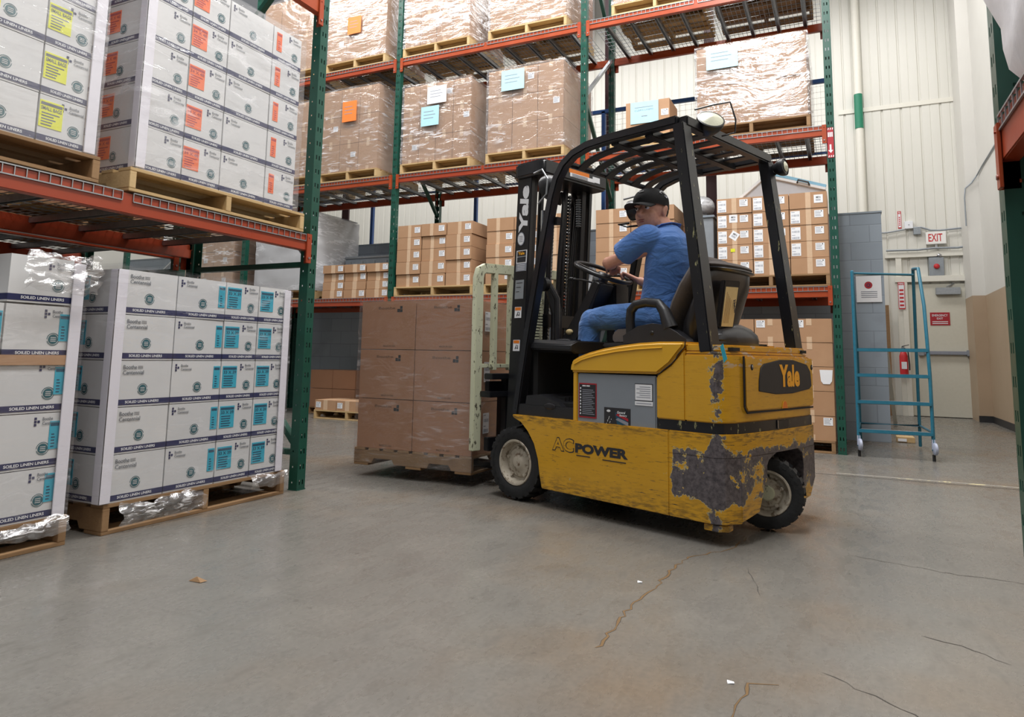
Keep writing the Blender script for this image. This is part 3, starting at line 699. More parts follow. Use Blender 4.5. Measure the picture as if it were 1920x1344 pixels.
# floor load beside the green post
G1='liner cartons on the floor pallet by the post'
pallet((XF-.01,2.29,0),R(90),1.22,1.05,'brown pallet on the floor under the white cartons beside the green post',True,H=.145)
white_load([2.275,2.62,2.95,3.21,3.46],[.147,.381,.613,.846,1.078,1.308],.42,'blue','the floor pallet beside green post',G1,[[],[(-.05,False)],[(.012,True)],[(.012,True)]],[True,False,False,False])
corner_board(XF-.004,2.262,.15,1.30,-1,1,'white corner board at the near corner of load beside green post')
corner_board(XF-.004,3.475,.15,1.30,-1,-1,'white corner board at the far corner of load beside green post')
film_load(XF-.88,XF-.006,2.262,3.475,.148,1.318,'film_clear','clear film wrapping the white cartons beside the green post',.008,.006,1,24)
# floor load at the left frame edge
G0='liner cartons on the leftmost floor pallet'
pallet((XF-.01,.945,0),R(90),1.175,1.05,'brown pallet on the floor at the left edge of frame',True,H=.135)
white_load([1.12,1.44,1.765,2.05],[.137,.364,.61,.855,1.095],.42,'blue','the leftmost floor pallet',G0,[[],[(-.05,False)],[(-.045,False)]],[False,False,False])
t=white_carton(1.765,2.05,1.10,.215,.42,XF-.015,'blue','single white liner carton on top of leftmost floor load, under crumpled film',[],False,G0)
corner_board(XF-.004,2.10,.14,1.30,-1,-1,'white corner board at the far corner of the leftmost floor load')
film_load(XF-.88,XF-.004,1.10,2.10,.138,1.10,'film_clear','clear film around the leftmost floor load',.008,.006,2,22,top=False)
def crumple(x,y0,y1,z0,z1,label,seed=0,amp=1.0,n_=18,m='film_crumple'):
    b=MB(); vs_=[]
    for j in range(n_+1):
        for i in range(n_+1):
            u,v=i/n_,j/n_; q=Vector((u*5*(y1-y0)/.35,v*5*(z1-z0)/.3,2+seed*3))
            e=.75+.25*mnoise.noise(q*.5); k=amp*min(1,(z1-z0)/.15)
            vs_.append(Vector((x+.02*math.sin(v*3.1),y0+(y1-y0)*u,z0+(z1-z0)*(v*e+(1-e)*.5)))+Vector((abs(mnoise.noise(q))*.05*k,mnoise.noise(q*1.7)*.03*k,max(-.3,mnoise.noise(q+Vector((5,5,5))))*.035*k)))
    b.add(vs_,[(j*(n_+1)+i,j*(n_+1)+i+1,(j+1)*(n_+1)+i+1,(j+1)*(n_+1)+i) for j in range(n_) for i in range(n_)],m)
    return tag(b.build('loose_film',smooth=70),label,'plastic wrap','stretch film wraps')
crumple(XF+.025,1.80,2.14,1.12,1.36,'crumpled loose film hanging over the top carton of leftmost load',0)
crumple(XF+.012,2.36,2.86,.02,.150,'crumpled torn film over the near pallet end beside green post',1,1.0)
crumple(XF+.012,3.20,3.50,.06,.165,'crumpled film over the far pallet end beside green post',2,.7)
crumple(XF+.012,1.72,2.10,.05,.150,'crumpled torn film over the leftmost floor pallet',3,.9)
b=MB(); b.box(XF-.0125,XF-.0085,1.46,2.045,.822,.868,'cardboard'); tag(b.build('kraft_sheet',bevel=.001),'brown sheet between the layers of the leftmost floor load','sheet')
# white cartons on the left rack shelf
G2='orange labelled cartons on the left rack'
pallet((XF+.015,2.265,BT+.012),R(90),1.27,1.05,'light wooden pallet under the orange-labelled white cartons',False,H=.125)
zs=[1.831+.001,2.073,2.31,2.548,2.785,3.02]
white_load([2.315,2.585,2.845,3.195,3.455],zs,.42,'orange','the orange-labelled left rack load',G2,[[(.0,False)],[(.002,True)],[],[(.03,False)]],[False]*4)
corner_board(XF-.004,2.30,1.84,3.02,-1,1,'white corner board at the near corner of orange-labelled load')
film_load(XF-.88,XF-.006,2.298,3.468,1.829,3.03,'film_pale','stretch film around the orange-labelled white cartons on left rack',.010,.008,3,24)
G3='yellow labelled cartons on the left rack'
pallet((XF+.01,.99,BT+.012),R(90),1.12,1.05,'wooden pallet under the yellow-labelled cartons at top left',True,H=.13)
white_load([1.16,1.49,1.815,2.035],[1.836,2.062,2.30,2.54,2.78],.42,'yellow','the yellow-labelled left rack load',G3,[[(.02,True)],[(.02,True)],[(.004,True)]],[False]*3,side_cols=False)
corner_board(XF-.004,2.09,1.84,2.78,-1,-1,'white corner board at the far corner of yellow-labelled load')
film_load(XF-.5,XF-.006,1.15,2.09,1.833,2.79,'film_pale','stretch film around the yellow-labelled cartons at top left',.009,.008,4,22)

# ------------------------------------------------------------------ brown cartons
def brown_mesh(W,D,H,m,tape_u=.5,tape_w=.05,marks=None,topflap=True):
    b=MB(); e=.0025; b.box(e,W-e,e,D-e,0,H-.003,m)
    if tape_w:
        u=W*tape_u; z0=0 if H<.2 else H-.07
        b.box(u-tape_w/2,u+tape_w/2,e-.0012,e,z0,H-.003,'tape')
        if H>=.2: b.box(u-tape_w/2,u+tape_w/2,e-.0012,e,0,.055,'tape')
        b.box(u-tape_w/2,u+tape_w/2,e,D-e,H-.003,H-.0018,'tape')
    if marks: marks(b,W,H,e)
    return b.mesh('carton',.0)
def label_mesh(w,h,kind=0):
    b=MB(); b.box(0,w,-.0016,0,0,h,'white_paper'); r=random.Random(kind+3)
    if kind==0:
        for i in range(4): z=h*(.80-.2*i); b.box(w*.08,w*r.uniform(.5,.92),-.002,-.0016,z,z+h*.07,'print_grey')
        b.box(w*.72,w*.84,-.002,-.0016,h*.76,h*.92,'print_black')
    elif kind==1:
        for g in range(2):
            z=h*(.56-.5*g)
            for i in range(18): x=w*(.1+.045*i); b.box(x,x+w*.024*r.uniform(.5,1.3),-.002,-.0016,z,z+h*.16,'print_grey')
        for z in(.88,.34): b.box(w*.08,w*.45,-.002,-.0016,h*z,h*z+h*.04,'print_grey')
    else:
        b.text('MIN',(w*.25,-.002,h*.55),(1,0,0),(0,0,1),w*.5,h*.26,'print_black',.01)
        for z in(.38,.26): b.box(w*.2,w*.75,-.002,-.0016,h*z,h*z+h*.07,'print_grey')
    return b.mesh('shipping_label',smooth=0)
LBL=[label_mesh(.085,.075,0),label_mesh(.09,.13,1),label_mesh(.085,.085,2)]
BC={}
def brown(x,y,z,W,D,H,label,group,labels=(),m='cardboard',rz=0,tape_w=.05,marks=None,name='carton',tu=.5,jit=.4):
    k=(round(W,3),round(D,3),round(H,3),m,tape_w,marks,tu)
    if k not in BC: BC[k]=brown_mesh(W,D,H,m,tu,tape_w,marks)
    t=tag(put(name,BC[k]),label,'box',group); t.location=(x,y,z); t.rotation_euler=(0,0,rz+R(random.uniform(-jit,jit)))
    for (ki,u,v,*r) in labels:
        s_=put('shipping_label',LBL[ki],t); s_.location=(u,.0022,v)
        if r: s_.rotation_euler=(0,R(r[0]),0)
    return t
def rowsname(r,n): return 'top' if r==n-1 else rowname[r]
# small cartons straight on the deck, left bay
for c in range(3):
    for r in range(4):
        x=[-6.665,-6.285,-5.90][c]; z=1.660+.1185*r
        brown(x,YB+.02+.01*((r*7+c*3)%3),z,.365,.30,.117,f'small flat carton, {rowsname(r,4)} row, {ORD[c]} from the left, beside the grey tote','small flat cartons in the left bay',[(0,.27,.025)] if not(r==1 and c==1) else [],tape_w=.07)
# grey wrapped load & tote behind
pallet((-8.0,YB+.06,1.665),0,1.10,1.05,'pallet under the white wrapped load seen past the left rack')
b=MB(); b.box(-7.98,-6.93,YB+.06,YB+1.1,1.80,2.93,'white_carton'); tag(b.build('bulk_carton',bevel=.01),'big pale carton inside the white wrapped load, left bay','box')
film_load(-7.98,-6.93,YB+.05,YB+1.1,1.797,2.94,'film_white','whitish film around the tall grey load in the far left bay',.016,.01,6,22)
t=tag(empty('storage_tote',(-6.85,YB+.72,1.66)),'grey metal tote behind the small flat cartons','tote')
b=MB(); b.box(0,.98,0,.42,0,.66,'silver_tote'); b.box(-.01,.99,-.01,.43,.66,.70,'galvanised'); b.build('body',t,.01)
for k in range(4): q=MB(); q.box(.1+k*.22,.12+k*.22,-.012,0,.05,.62,'galvanised'); q.build('rib',t)
# stack on pallet b (left part of middle bay)
pallet((-5.43,YB+.01,1.66),0,1.20,1.0,'pallet under the five-row carton stack right of the thin post')
for c in range(3):
    for r in range(5):
        z=1.792+.1665*r; x=-5.41+.385*c
        brown(x+random.uniform(-.006,.006),YB+.015+random.uniform(0,.02),z,.38,.50,.165,f'brown carton, {rowsname(r,5)} row, {ORD[c]} from left, in five-row stack right of thin post','cartons of the five-row stack',[(0,.27,.055)],tu=.5 if c!=1 else .42)
for r in range(5): brown(-4.25,YB+.545,1.792+.1665*r,.50,.38,.165,f'brown carton turned sideways at the back right, {rowsname(r,5)} row, of five-row stack','cartons of the five-row stack',[],rz=R(90))
pallet((-4.08,YB+.01,1.66),0,1.20,1.0,'pallet under the cartons between load backrest and mast')
for c in range(3):
    for r in range(5):
        brown(-4.05+.385*c,YB+.015+random.uniform(0,.02),1.792+.168*r,.38,.5,.1665,f'brown carton, {rowsname(r,5)} row, {ORD[c]} from left, in the stack seen behind the mast','cartons behind the mast',[(0,.27,.055)] if r<4 else [],tu=.42)
# stack behind the driver
pallet((-2.62,YB+.01,1.66),0,1.02,1.0,'pallet under the cartons directly behind the driver')
for c in range(2):
    for r in range(5):
        W=(.42,.50)[c]; x=(-2.6,-2.175)[c]
        brown(x,YB+.015+random.uniform(0,.015),1.792+.168*r,W,.5,.1665,f'brown carton, {rowsname(r,5)} row, {["left","right"][c]} column, of the stack behind the driver','cartons behind the driver',[(0,.29,.06)],tu=.45)
    
for r in range(5): brown(-1.665,YB+.54,1.792+.168*r,.48,.4,.1665,f'sideways brown carton behind driver stack, {rowsname(r,5)} row','cartons behind the driver',[],rz=R(90),m='cardboard_dark')
b=MB(); b.ell((-1.42,YB+.33,2.632),(.14,.16,.125),'film_white',16,10); tag(b.build('plastic_bag'),'crumpled clear bag on the grey bin between two carton stacks','bag')
b=MB(); b.prism_z([(-1.58,YB+.15),(-1.27,YB+.15),(-1.27,YB+.6),(-1.58,YB+.6)],1.66,2.50,'cabinet_grey'); b.box(-1.595,-1.255,YB+.135,YB+.615,2.47,2.50,'silver_tote'); tag(b.build('storage_bin',bevel=.006),'grey bin standing between two carton stacks','bin')
# MIN label stack in the right bay
pallet((-1.238,YB+.005,1.66),0,1.13,1.05,'pallet under the cartons with many white labels, right bay',True)
for c in range(3):
    for r in range(5):
        x=-1.212+.3685*c; z=1.792+.1705*r; L=[(0,.24,.07)]
        if not(c==2 and r in(0,4)): L.append((1,.012,.018))
        if (c,r) in((0,3),): L.append((2,.13,.07))
        if (c,r)==(0,2): L.append((2,.12,.085,35))
        if (c,r)==(2,4): L=[(2,.24,.05)]
        t=brown(x,YB+.012+random.uniform(0,.012),z,.366,.50,.169,f'white-labelled carton, {rowsname(r,5)} row, {ORD[c]} from the left, right bay','white-labelled cartons of right bay',L,tu=.5)
        if (c,r)==(0,1):
            q=MB(); q.box(.14,.185,-.001,.002,.09,.125,'sticker_yellow'); q.build('yellow_tag',t,smooth=0,label='small yellow tag')
for r in range(5): brown(-.118,YB+.55,1.792+.1705*r,.50,.38,.169,f'carton behind white-labelled stack, {rowsname(r,5)} row','white-labelled cartons of right bay',[],rz=R(90))
# framed board lying on them
t=tag(empty('framed_board',(-.62,YB+.27,2.648)),'white framed board with blue tape leaning on top of white-labelled cartons','board')
b=MB(); P=[(-.40,0),(-.10,.26),(.50,.06),(.48,0)]; b.prism_y(P,0,.02,'grey_board'); b.build('panel',t)
b=MB(); b.bar((-.42,-.01,0),(-.10,-.01,.27),.03,.03,'white_board',up=(0,1,0)); b.bar((-.10,-.01,.27),(.50,-.01,.07),.03,.03,'white_board',up=(0,1,0)); b.build('frame',t,.003)
b=MB(); b.bar((-.12,0,.315),(.50,0,.10),.03,.045,'board_blue',up=(0,1,0)); b.build('blue_tape',t)
b=MB(); b.loft([(.22,-.03,.155),(.23,-.05,.185),(.33,-.05,.15),(.34,-.03,.12)],.009,'black_plastic',8); b.build('handle',t)
# floor stack in the right bay
pallet((-1.245,YB+.01,0),0,1.13,1.0,'pallet on the floor under the big cartons behind the counterweight',True,H=.12)
for c in range(3):
    for r in range(5):
        x=-1.222+.372*c; z=.122+.2425*r
        L=[(0,.02,.15)] if (r==4 and c>0) else ([(0,.26,.15)] if (r==0 and c==2) else [])
        t=brown(x,YB+.02,z,.369,.5,.241,f'big brown carton, {rowsname(r,5)} row, {ORD[c]} from left, floor stack behind the counterweight','big cartons of the floor stack',L,tu=.42)
        if (c,r)==(2,2):
            q=MB(); q.prism_y([(.25,.10),(.27,.07),(.33,.07),(.35,.10),(.36,.21),(.24,.21)],-.002,.002,'white_paper'); q.build('paper_pouch',t,smooth=0,label='white paper pouch')
# cartons on floor, far left
pallet((-6.66,YB-.03,0),0,1.12,.58,'low pallet on the floor with one layer of flat cartons',H=.12)
for c in range(3): brown(-6.655+.372*c,YB-.02,.123,.368,.5,.135,f'flat white-labelled carton, {ORD[c]} from left, on the low floor pallet','flat cartons on the low pallet',[(0,.02,.03)] if c<3 else [],tape_w=.07)
for c in range(2):
    for r in range(2):
        brown(-7.32+.42*c,YB+.62,.10+.275*r,.42,.5,.272,f'long brown carton, {["lower","upper"][r]} {["left","right"][c]}, behind the low floor pallet','long cartons on the floor',[],m='cardboard_dark',tape_w=0)
pallet((-7.33,YB+.6,0),0,.92,.6,'dark pallet under the long cartons on the floor',True,H=.098)

# loads of the rack row behind the left rack
for i,y in enumerate((.99,2.30)):
    for lv,z in enumerate((0,BT+.012)):
        nm=f'{["near","far"][i]} {["floor","shelf"][lv]} load behind the left rack'
        pallet((X2-.02,y,z),R(90),1.2,1.05,'pallet under the '+nm,True)
        for r in range(3):
            for c in range(2): brown(X2-.03,y+.02+.59*c,z+.132+.36*r,.585,.9,.357,f'{["lower","middle","upper"][r]} {["near","far"][c]} carton of the {nm}','cartons behind the left rack',[],m='cardboard_dark',rz=R(90),tape_w=0)
b=MB(); b.box(-13.2,-13,-6,14.1,0,9,'panel_white'); struct(b.build('wall_left',smooth=0))
# ------------------------------------------------------------------ wrapped pallet loads on the back rack
ZL={2:3.22+.115,3:4.88+.115}
def wrapped(x0,x1,lv,nc,nr,H,desc,seed,D=1.06,heavy='film_heavy',dark=False,signs=(),ph=.135,front=0):
    z=ZL[lv]; pallet((x0,YB+.0+front,z),0,round(x1-x0,3),D,f'pallet under {desc}',dark,H=ph)
    W=(x1-x0-.03)/nc; h=H/nr
    for r in range(nr):
        for c in range(nc):
            ph_=['left','middle','right'][c] if nc==3 else (['left','centre left','centre right','right'][c] if nc==4 else (['left','right'][c] if nc==2 else 'only'))
            rn={1:['single'],2:['lower','upper'],3:['bottom','middle','top']}[nr][r]
            brown(x0+.015+W*c,YB+.02+front,z+ph+.002+h*r,W-.003,D*.5,h-.002,f'{rn} {ph_} carton inside film, {desc}',f'cartons of {desc}',[(0,W*.6,h*.5)] if (r+c+seed)%4==0 else [],tape_w=.05)
    for c in range(1): pass
    for r in range(nr): brown(x1-.017,YB+.022+front+D*.5,z+ph+.002+h*r,D*.5-.03,.6,h-.002,f'carton at back right, {["lower","middle","top"][r] if nr>1 else "single"}, {desc}',f'cartons of {desc}',[],rz=R(90),m='cardboard_dark',jit=0)
    film_load(x0+.008,x1-.008,YB+.014+front,YB+front+D-.01,z+ph+.002,z+ph+H+.012,heavy,f'stretch film around {desc}',.014,.008,seed,20)
    for (m,u,v,w_,h_,lab) in signs:
        q=MB(); q.box(0,w_,-.003,0,0,h_,m)
        for i in range(3): q.box(w_*.15,w_*(.7+.1*(i%2)),-.004,-.003,h_*(.72-.17*i),h_*(.75-.17*i),'print_grey')
        o=q.build('load_sign',smooth=0); o.location=(x0+u,YB-.016+front,z+v); tag(o,lab,'sign','paper signs on wrapped loads')
B_='the wrapped load'
wrapped(-6.82,-5.79,2,3,3,1.235,'middle level load with the orange sign',7,signs=[('sticker_orange_paper',.40,.86,.25,.30,'orange paper sign on the middle level wrapped load')])
wrapped(-5.40,-4.31,2,4,3,1.09,'middle level load with a white and a blue sign',8,signs=[('white_paper',.42,.92,.30,.24,'white paper sign above a light blue one on wrapped load'),('sticker_lightblue',.33,.62,.28,.27,'light blue sign below a white one on wrapped load')])
wrapped(-4.08,-3.0,2,3,3,1.10,'middle level load just left of the mast upright',9,signs=[('sticker_lightblue',.22,.93,.32,.27,'light blue sign on the wrapped load next to mast upright')])
wrapped(-1.42,-.24,2,1,2,.92,'two-layer load in the right bay',10,dark=True,signs=[('sticker_lightblue',.13,.78,.34,.25,'light blue sign on the two-layer wrapped load, right bay')])
wrapped(-8.07,-6.98,2,3,3,1.15,'middle level load hidden behind the orange-labelled cartons',11)
wrapped(-6.80,-5.72,3,3,2,1.0,'top level load with orange sign',12,signs=[('sticker_orange_paper',.40,.52,.24,.26,'orange paper sign on the top level wrapped load')])
wrapped(-5.42,-4.36,3,4,2,1.0,'top level load above the thin green upright',13)
wrapped(-4.08,-2.98,3,3,2,1.0,'top level load left of the mast upright',14,dark=False)
wrapped(-2.40,-1.35,3,2,1,.6,'top level load in the right bay, left one',15)
wrapped(-1.25,-.20,3,2,1,.6,'top level load in the right bay, right one',16,dark=True)
wrapped(-8.10,-7.02,3,3,2,1.2,'top level load above the orange-labelled cartons',17)
wrapped(-9.75,-8.40,2,3,3,1.0,'far left middle level load',18)
# single carton with blue sheet
pallet((-2.42,YB+.0,ZL[2]),0,1.0,1.0,'pallet under the small open carton in the right bay')
brown(-2.24,YB+.05,ZL[2]+.137,.52,.42,.42,'small open brown carton with a light blue sheet on its front','carton with blue sheet',[(0,.42,.22)],jit=0)
q=MB(); q.box(0,.33,-.003,0,0,.26,'sticker_lightblue'); q.text('CLEAN LINERS',(.05,-.004,.15),(1,0,0),(0,0,1),.22,.02,'print_grey'); q.box(.05,.27,-.004,-.003,.19,.197,'print_grey'); q.box(.13,.2,-.004,-.003,.08,.09,'print_grey')
o=q.build('load_sign',smooth=0); o.location=(-2.18,YB+.048,ZL[2]+.29); tag(o,'light blue sheet on the small open carton behind the guard','sign','paper signs on wrapped loads')
# far left low level wrapped
pallet((-9.75,YB+.02,1.665),0,1.3,1.0,'pallet under the brown wrapped load at far left of low level')
for c in range(3):
    for r in range(3): brown(-9.72+.42*c,YB+.04,1.80+.32*r,.415,.5,.315,f'carton, {["bottom","middle","top"][r]} {["left","middle","right"][c]}, in brown wrapped load far left','far left low cartons',[(0,.2,.15)])
film_load(-9.73,-8.44,YB+.03,YB+1.0,1.797,2.79,'film_heavy','film around the brown load seen past the left rack',.014,.008,21,20)
# right rack: white wrapped bag load
b=MB(); vs_=[];n_=28;k_=18
for j in range(k_+1):
    v=j/k_; rz_=math.sin(math.pi*(v*.94+.03))**.06
    for i in range(n_):
        a=2*math.pi*i/n_; ca_,sa=math.cos(a),math.sin(a); sq=1/max(abs(ca_),abs(sa))**.97
        p=Vector((.955+ca_*.57*sq*rz_,1.84+sa*.635*sq*rz_,1.665+1.15*v)); q=p*4; vs_.append(p+Vector((ca_,sa,0))*.045*mnoise.noise(q)+Vector((ca_,sa,0))*.02*mnoise.noise(q*2.6))
b.add(vs_,[(j*n_+i,j*n_+(i+1)%n_,(j+1)*n_+(i+1)%n_,(j+1)*n_+i) for j in range(k_) for i in range(n_)]+[tuple(range(n_)),tuple(k_*n_+i for i in range(n_))],'white_bag')
tag(b.build('bulk_bag',smooth=80),'bulging white wrapped bag on the right rack at top right','bag')
# blue ladder
t=tag(empty('rolling_ladder',(.09,7.60,0)),'blue steel rolling ladder with four rungs and casters beside the rack','ladder')
W=.62; b=MB(); LB_='ladder_blue'
for nm,pts in (('side_rail',[(0,.02,.10),(0,.02,.80),(0,.06,1.8)]),('side_rail',[(W,.02,.10),(W,.02,.80),(W-.01,.10,1.45),(W-.03,.25,1.83),(W-.05,.55,1.86)]),
    ('rear_leg',[(W-.02,1.12,.02),(W-.03,.9,1.0),(W-.05,.55,1.86)]),('rear_leg',[(0.03,1.1,.02),(0.03,.85,1.0),(0,.06,1.8)])):
    b=MB(); b.loft(pts,.016,LB_,10); b.build(nm,t)
for z,y in((.245,.02),(.52,.02),(.775,.03),(1.02,.05),): b=MB(); b.bar((0,y,z),(W,y,z),.05,.03,LB_); b.bar((.02,y,z+.016),(W-.02,y,z+.016),.045,.004,'galvanised'); b.build('rung',t,.004)
b=MB(); b.loft([(0,.06,1.78),(W-.05,.55,1.80)],.012,LB_,8); b.build('hand_rail',t); b=MB(); b.loft([(.0,.03,.26),(.03,1.02,.24),(W-.02,1.05,.24),(W,.03,.26)],.012,LB_,8); b.build('cross_bar',t)
for x in(0,W):
    b=MB(); b.lathe([(0,-.016),(.045,-.016),(.055,-.01),(.055,.01),(.045,.016),(0,.016)],(x+.01,0,.115),(1,.2,0),'caster_grey',16); b.bar((x,.02,.11),(x,.02,.2),.03,.03,'caster_grey'); b.cyl((x,.03,0),(x,.03,.06),.014,'black_matte',10); b.build('caster',t)

# ------------------------------------------------------------------ forklift (local frame: x forward, y to its left side, z up)
GX,GY,TH=-.587,3.567,R(160)
FK=tag(empty('forklift',(GX,GY,0),TH),'worn yellow electric forklift carrying a pallet of brown cartons','forklift')
YW_='yellow_worn'; BP='black_paint'
# lower side panels
side=[(.27,.105),(1.165,.112),(1.185,.19),(1.20,.28),(1.235,.37),(1.29,.44),(1.35,.49),(1.42,.515),(1.425,.532),(.27,.535)]
for y0,y1 in((-.045,0),(-1.09,-1.045)):
    b=MB(); b.prism_y(side,y0,y1,YW_)
    if y1==0:
        b.box(.262,.27,-.03,.0,.107,.53,'black_matte')
    o=b.build('side_panel',FK,.006)
    if y1==0:
        q=MB(); 
        # AC outlined
        def otext(t,x,z,w,h):
            P,F,a=text_geo(t,.0)
        q.text('POWER',(.900,.0012,.352),(-1,0,0),(0,0,1),.375,.055,'print_black',.055)
        q.text('AC',(1.080,.0010,.346),(-1,0,0),(0,0,1),.172,.082,'print_black',.055); q.text('AC',(1.0735,.0016,.3515),(-1,0,0),(0,0,1),.159,.071,YW_,.022)
        q.bar((.89,.001,.338),(.79,.001,.338),.002,.005,'print_black'); q.bar((.70,.001,.334),(.54,.001,.334),.002,.005,'print_black')
        q.build('lettering',o,smooth=0,label='black AC POWER lettering')
b=MB(); b.box(.1,1.15,-1.04,-.045,.13,.50,'black_matte'); b.box(1.15,1.6,-.86,-.22,.16,.5,'black_matte'); b.cyl((1.42,-.98,.235),(1.42,-.1,.235),.06,'dark_part',14); b.build('chassis',FK,.01)
# counterweight: lower legs and bridge
TOPP=[(.268,0),(.02,0),(-.03,-.03),(-.07,-.12),(-.08,-.38),(-.085,-.55),(-.08,-.86),(-.07,-.99),(-.03,-1.07),(.02,-1.09),(.268,-1.09)]
b=MB(); b.prism_z(TOPP,.42,.535,YW_)
b.prism_z([(.268,0),(.02,0),(-.03,-.03),(-.07,-.12),(.12,-.12),(.268,-.10)],.105,.42,YW_)
b.prism([(-.115,.112),(-.29,.14),(-.33,.22),(-.38,.30),(-.382,.36),(-.40,.385),(-.45,.405),(-.50,.42),(-.115,.42)],lambda a,c:(-.0715+.1*(a+.11)*.2,a,c),lambda a,c:(.10,a,c),YW_)
b.prism_z([(.268,-1.09),(.02,-1.09),(-.03,-1.07),(-.066,-.99),(.12,-.99),(.268,-1.0)],.22,.42,YW_)
b.prism([(-.77,.42),(-.83,.39),(-.845,.31),(-.815,.125),(-.93,.14),(-1.0,.24),(-1.0,.42)],lambda a,c:(-.068,a,c),lambda a,c:(.12,a,c),YW_)
b.prism_z([(.08,-.012),(.0,-.012),(-.035,-.05),(-.03,-.10),(.08,-.10)],.07,.10,YW_)
CW=b.build('counterweight',FK,.0025)
b=MB(); b.box(.14,.26,-1.0,-.1,.12,.5,'black_matte'); b.box(.0,.3,-.9,-.3,.44,.53,'black_matte'); b.build('wheel_well',FK)
# black stripe and upper counterweight body
def inset(P,d): cx=.1;cy=-.545; return [(x+(d if x<cx-.05 else 0),y+(-d if y>cy+.3 else (d if y<cy-.3 else 0))) for x,y in P]
b=MB(); b.prism_z([(x if i not in(0,10) else .34,y) for i,(x,y) in enumerate(inset(TOPP,.006))],.535,.588,'black_chipped')
b.box(-.082,-.079,-.64,-.50,.543,.583,'dark_part'); b.box(-.084,-.079,-.51,-.50,.54,.586,'chrome'); b.build('black_band',FK,.002)
UP=[(.17,0),(.0,0),(-.025,-.02),(-.06,-.10),(-.07,-.38),(-.074,-.55),(-.07,-.86),(-.06,-.98),(-.025,-1.06),(.0,-1.08),(.17,-1.08)]
b=MB(); b.prism_z(UP,.588,.925,YW_); b.prism_y([(.17,.588),(.342,.588),(.342,.806),(.25,.866),(.19,.93),(.17,.95)],-1.08,0,YW_)
b.prism_z([(x*1.0+(.010 if x<.1 else 0),y*.985-.006) for x,y in UP],.925,.94,YW_); b.prism_z([(x+(.02 if x<.1 else 0),y*.965-.016) for x,y in UP],.94,.975,YW_)
UB=b.build('counterweight_top',FK,.006)
b=MB()
for y0,y1 in((-.155,-.085),(-.96,-.90)): b.box(-.056,-.02,y0,y1,.945,.962,'black_matte')
b.build('slot',UB)
# seams and rear panel
b=MB()
def rx(y): return -.0745-.0*y
b.prism([(-.165,.915),(-.165,.67),(-.185,.645),(-.97,.645),(-.985,.66),(-.985,.915)],lambda a,c:(-.07,a,c),lambda a,c:(-.0785,a,c),YW_)
RP=b.build('rear_panel',FK,.004)
b=MB(); x=-.0755; 
for p0,p1 in(((-.155,.92),(-.155,.665)),((-.155,.665),(-.18,.637)),((-.18,.637),(-.98,.637))): b.bar((x,)+p0,(x,)+p1,.006,.009,'black_matte')
b.build('panel_seam',UB,smooth=0)
pp=[(-.30,.742),(-.305,.80),(-.325,.862),(-.36,.882),(-.55,.905),(-.72,.905),(-.90,.880),(-.945,.84),(-.955,.76),(-.93,.742),(-.70,.722),(-.50,.722)]
b=MB(); b.prism(pp,lambda a,c:(-.076,a,c),lambda a,c:(-.0835,a,c),'print_black'); PL=b.build('name_plate',RP,.003,label='dark plate with yellow maker name')
b=MB()
for e_ in range(1): b.text('Yale',(-.0840,-.535,.758),(0,-1,0),(0,0,1),.255,.122,'yale_yellow',.045,off=.001)
b.build('lettering',PL,smooth=0,label='yellow letters')
b=MB(); 
for y in(-.235,-1.0): b.lathe([(0,.004),(.008,.004),(.016,.0)],(-.079,y if y>-.9 else -.972,.865),(-1,0,0),'black_matte',16); b.ell((-.081,y if y>-.9 else -.972,.866),(.004,.008,.009),'chrome',12,8)
b.build('lock',RP)
b=MB(); b.prism([(-.60+.035*math.cos(t*math.pi/8),.645+.045*math.sin(t*math.pi/8)) for t in range(9)],lambda a,c:(-.079,a,c),lambda a,c:(-.0815,a,c),'yellow_clean'); b.prism([(-.60+.028*math.cos(t*math.pi/8),.645+.038*math.sin(t*math.pi/8)) for t in range(9)],lambda a,c:(-.080,a,c),lambda a,c:(-.083,a,c),'orange_warn'); b.build('finger_recess',RP)
# hood
hood=[(.945,.812),(.943,.86),(.925,.883),(.88,.905),(.80,.930),(.70,.952),(.58,.970),(.45,.984),(.33,.990),(.17,.990),(.175,.96),(.20,.935),(.255,.874),(.335,.818)]
b=MB(); b.prism_y(hood,-1.075,.004,'yellow_clean'); HD=b.build('battery_hood',FK,.014,seg=3)
b=MB(); pts=[(.905,.86),(.85,.885),(.75,.91),(.6,.935),(.45,.950),(.3,.958)]; b.loft([(x,.007,z) for x,z in pts],(.006,.005) if 0 else .004,'yellow_clean',8); b.build('hood_ridge',HD)
b=MB()
for i in range(len(hood)-5,len(hood)-1): pass
sp=[(.168,.992),(.172,.962),(.198,.937),(.215,.92),(.225,.90),(.255,.872),(.30,.842),(.338,.812)]
b.loft([(x-.006,.003,z) for x,z in sp],.003,'black_matte',6); b.build('hood_gap',HD)
# battery compartment
b=MB(); b.box(.352,.895,-1.06,-.012,.50,.808,'battery_grey'); BT_=b.build('battery_box',FK,.006)
b=MB(); b.box(.895,.925,-1.07,-.006,.53,.812,'yellow_clean'); b.build('hood_post',FK,.004)
def ls(P0,P1,f,name,label=None):
    b=MB(); f(b); return b.build(name,BT_,smooth=0,label=label)
def f1(b):
    b.box(.752,.882,-.012,-.009,.555,.752,'red_sign'); b.box(.757,.877,-.0095,-.0082,.563,.745,'print_black')
    for i in range(2): b.box(.80+i*.03,.825+i*.03,-.0082,-.0076,.733,.740,'white_paper')
    for i in range(9): b.ell((.869,-.0082,.722-.018*i),(.005,.0006,.006),'white_paper',8,4)
    for i in range(14): b.box(.765+.01*(i%3),.855,-.0082,-.0076,.575+.0105*i,.579+.0105*i,'print_grey')
ls(0,0,f1,'warning_label','black warning label with red border')
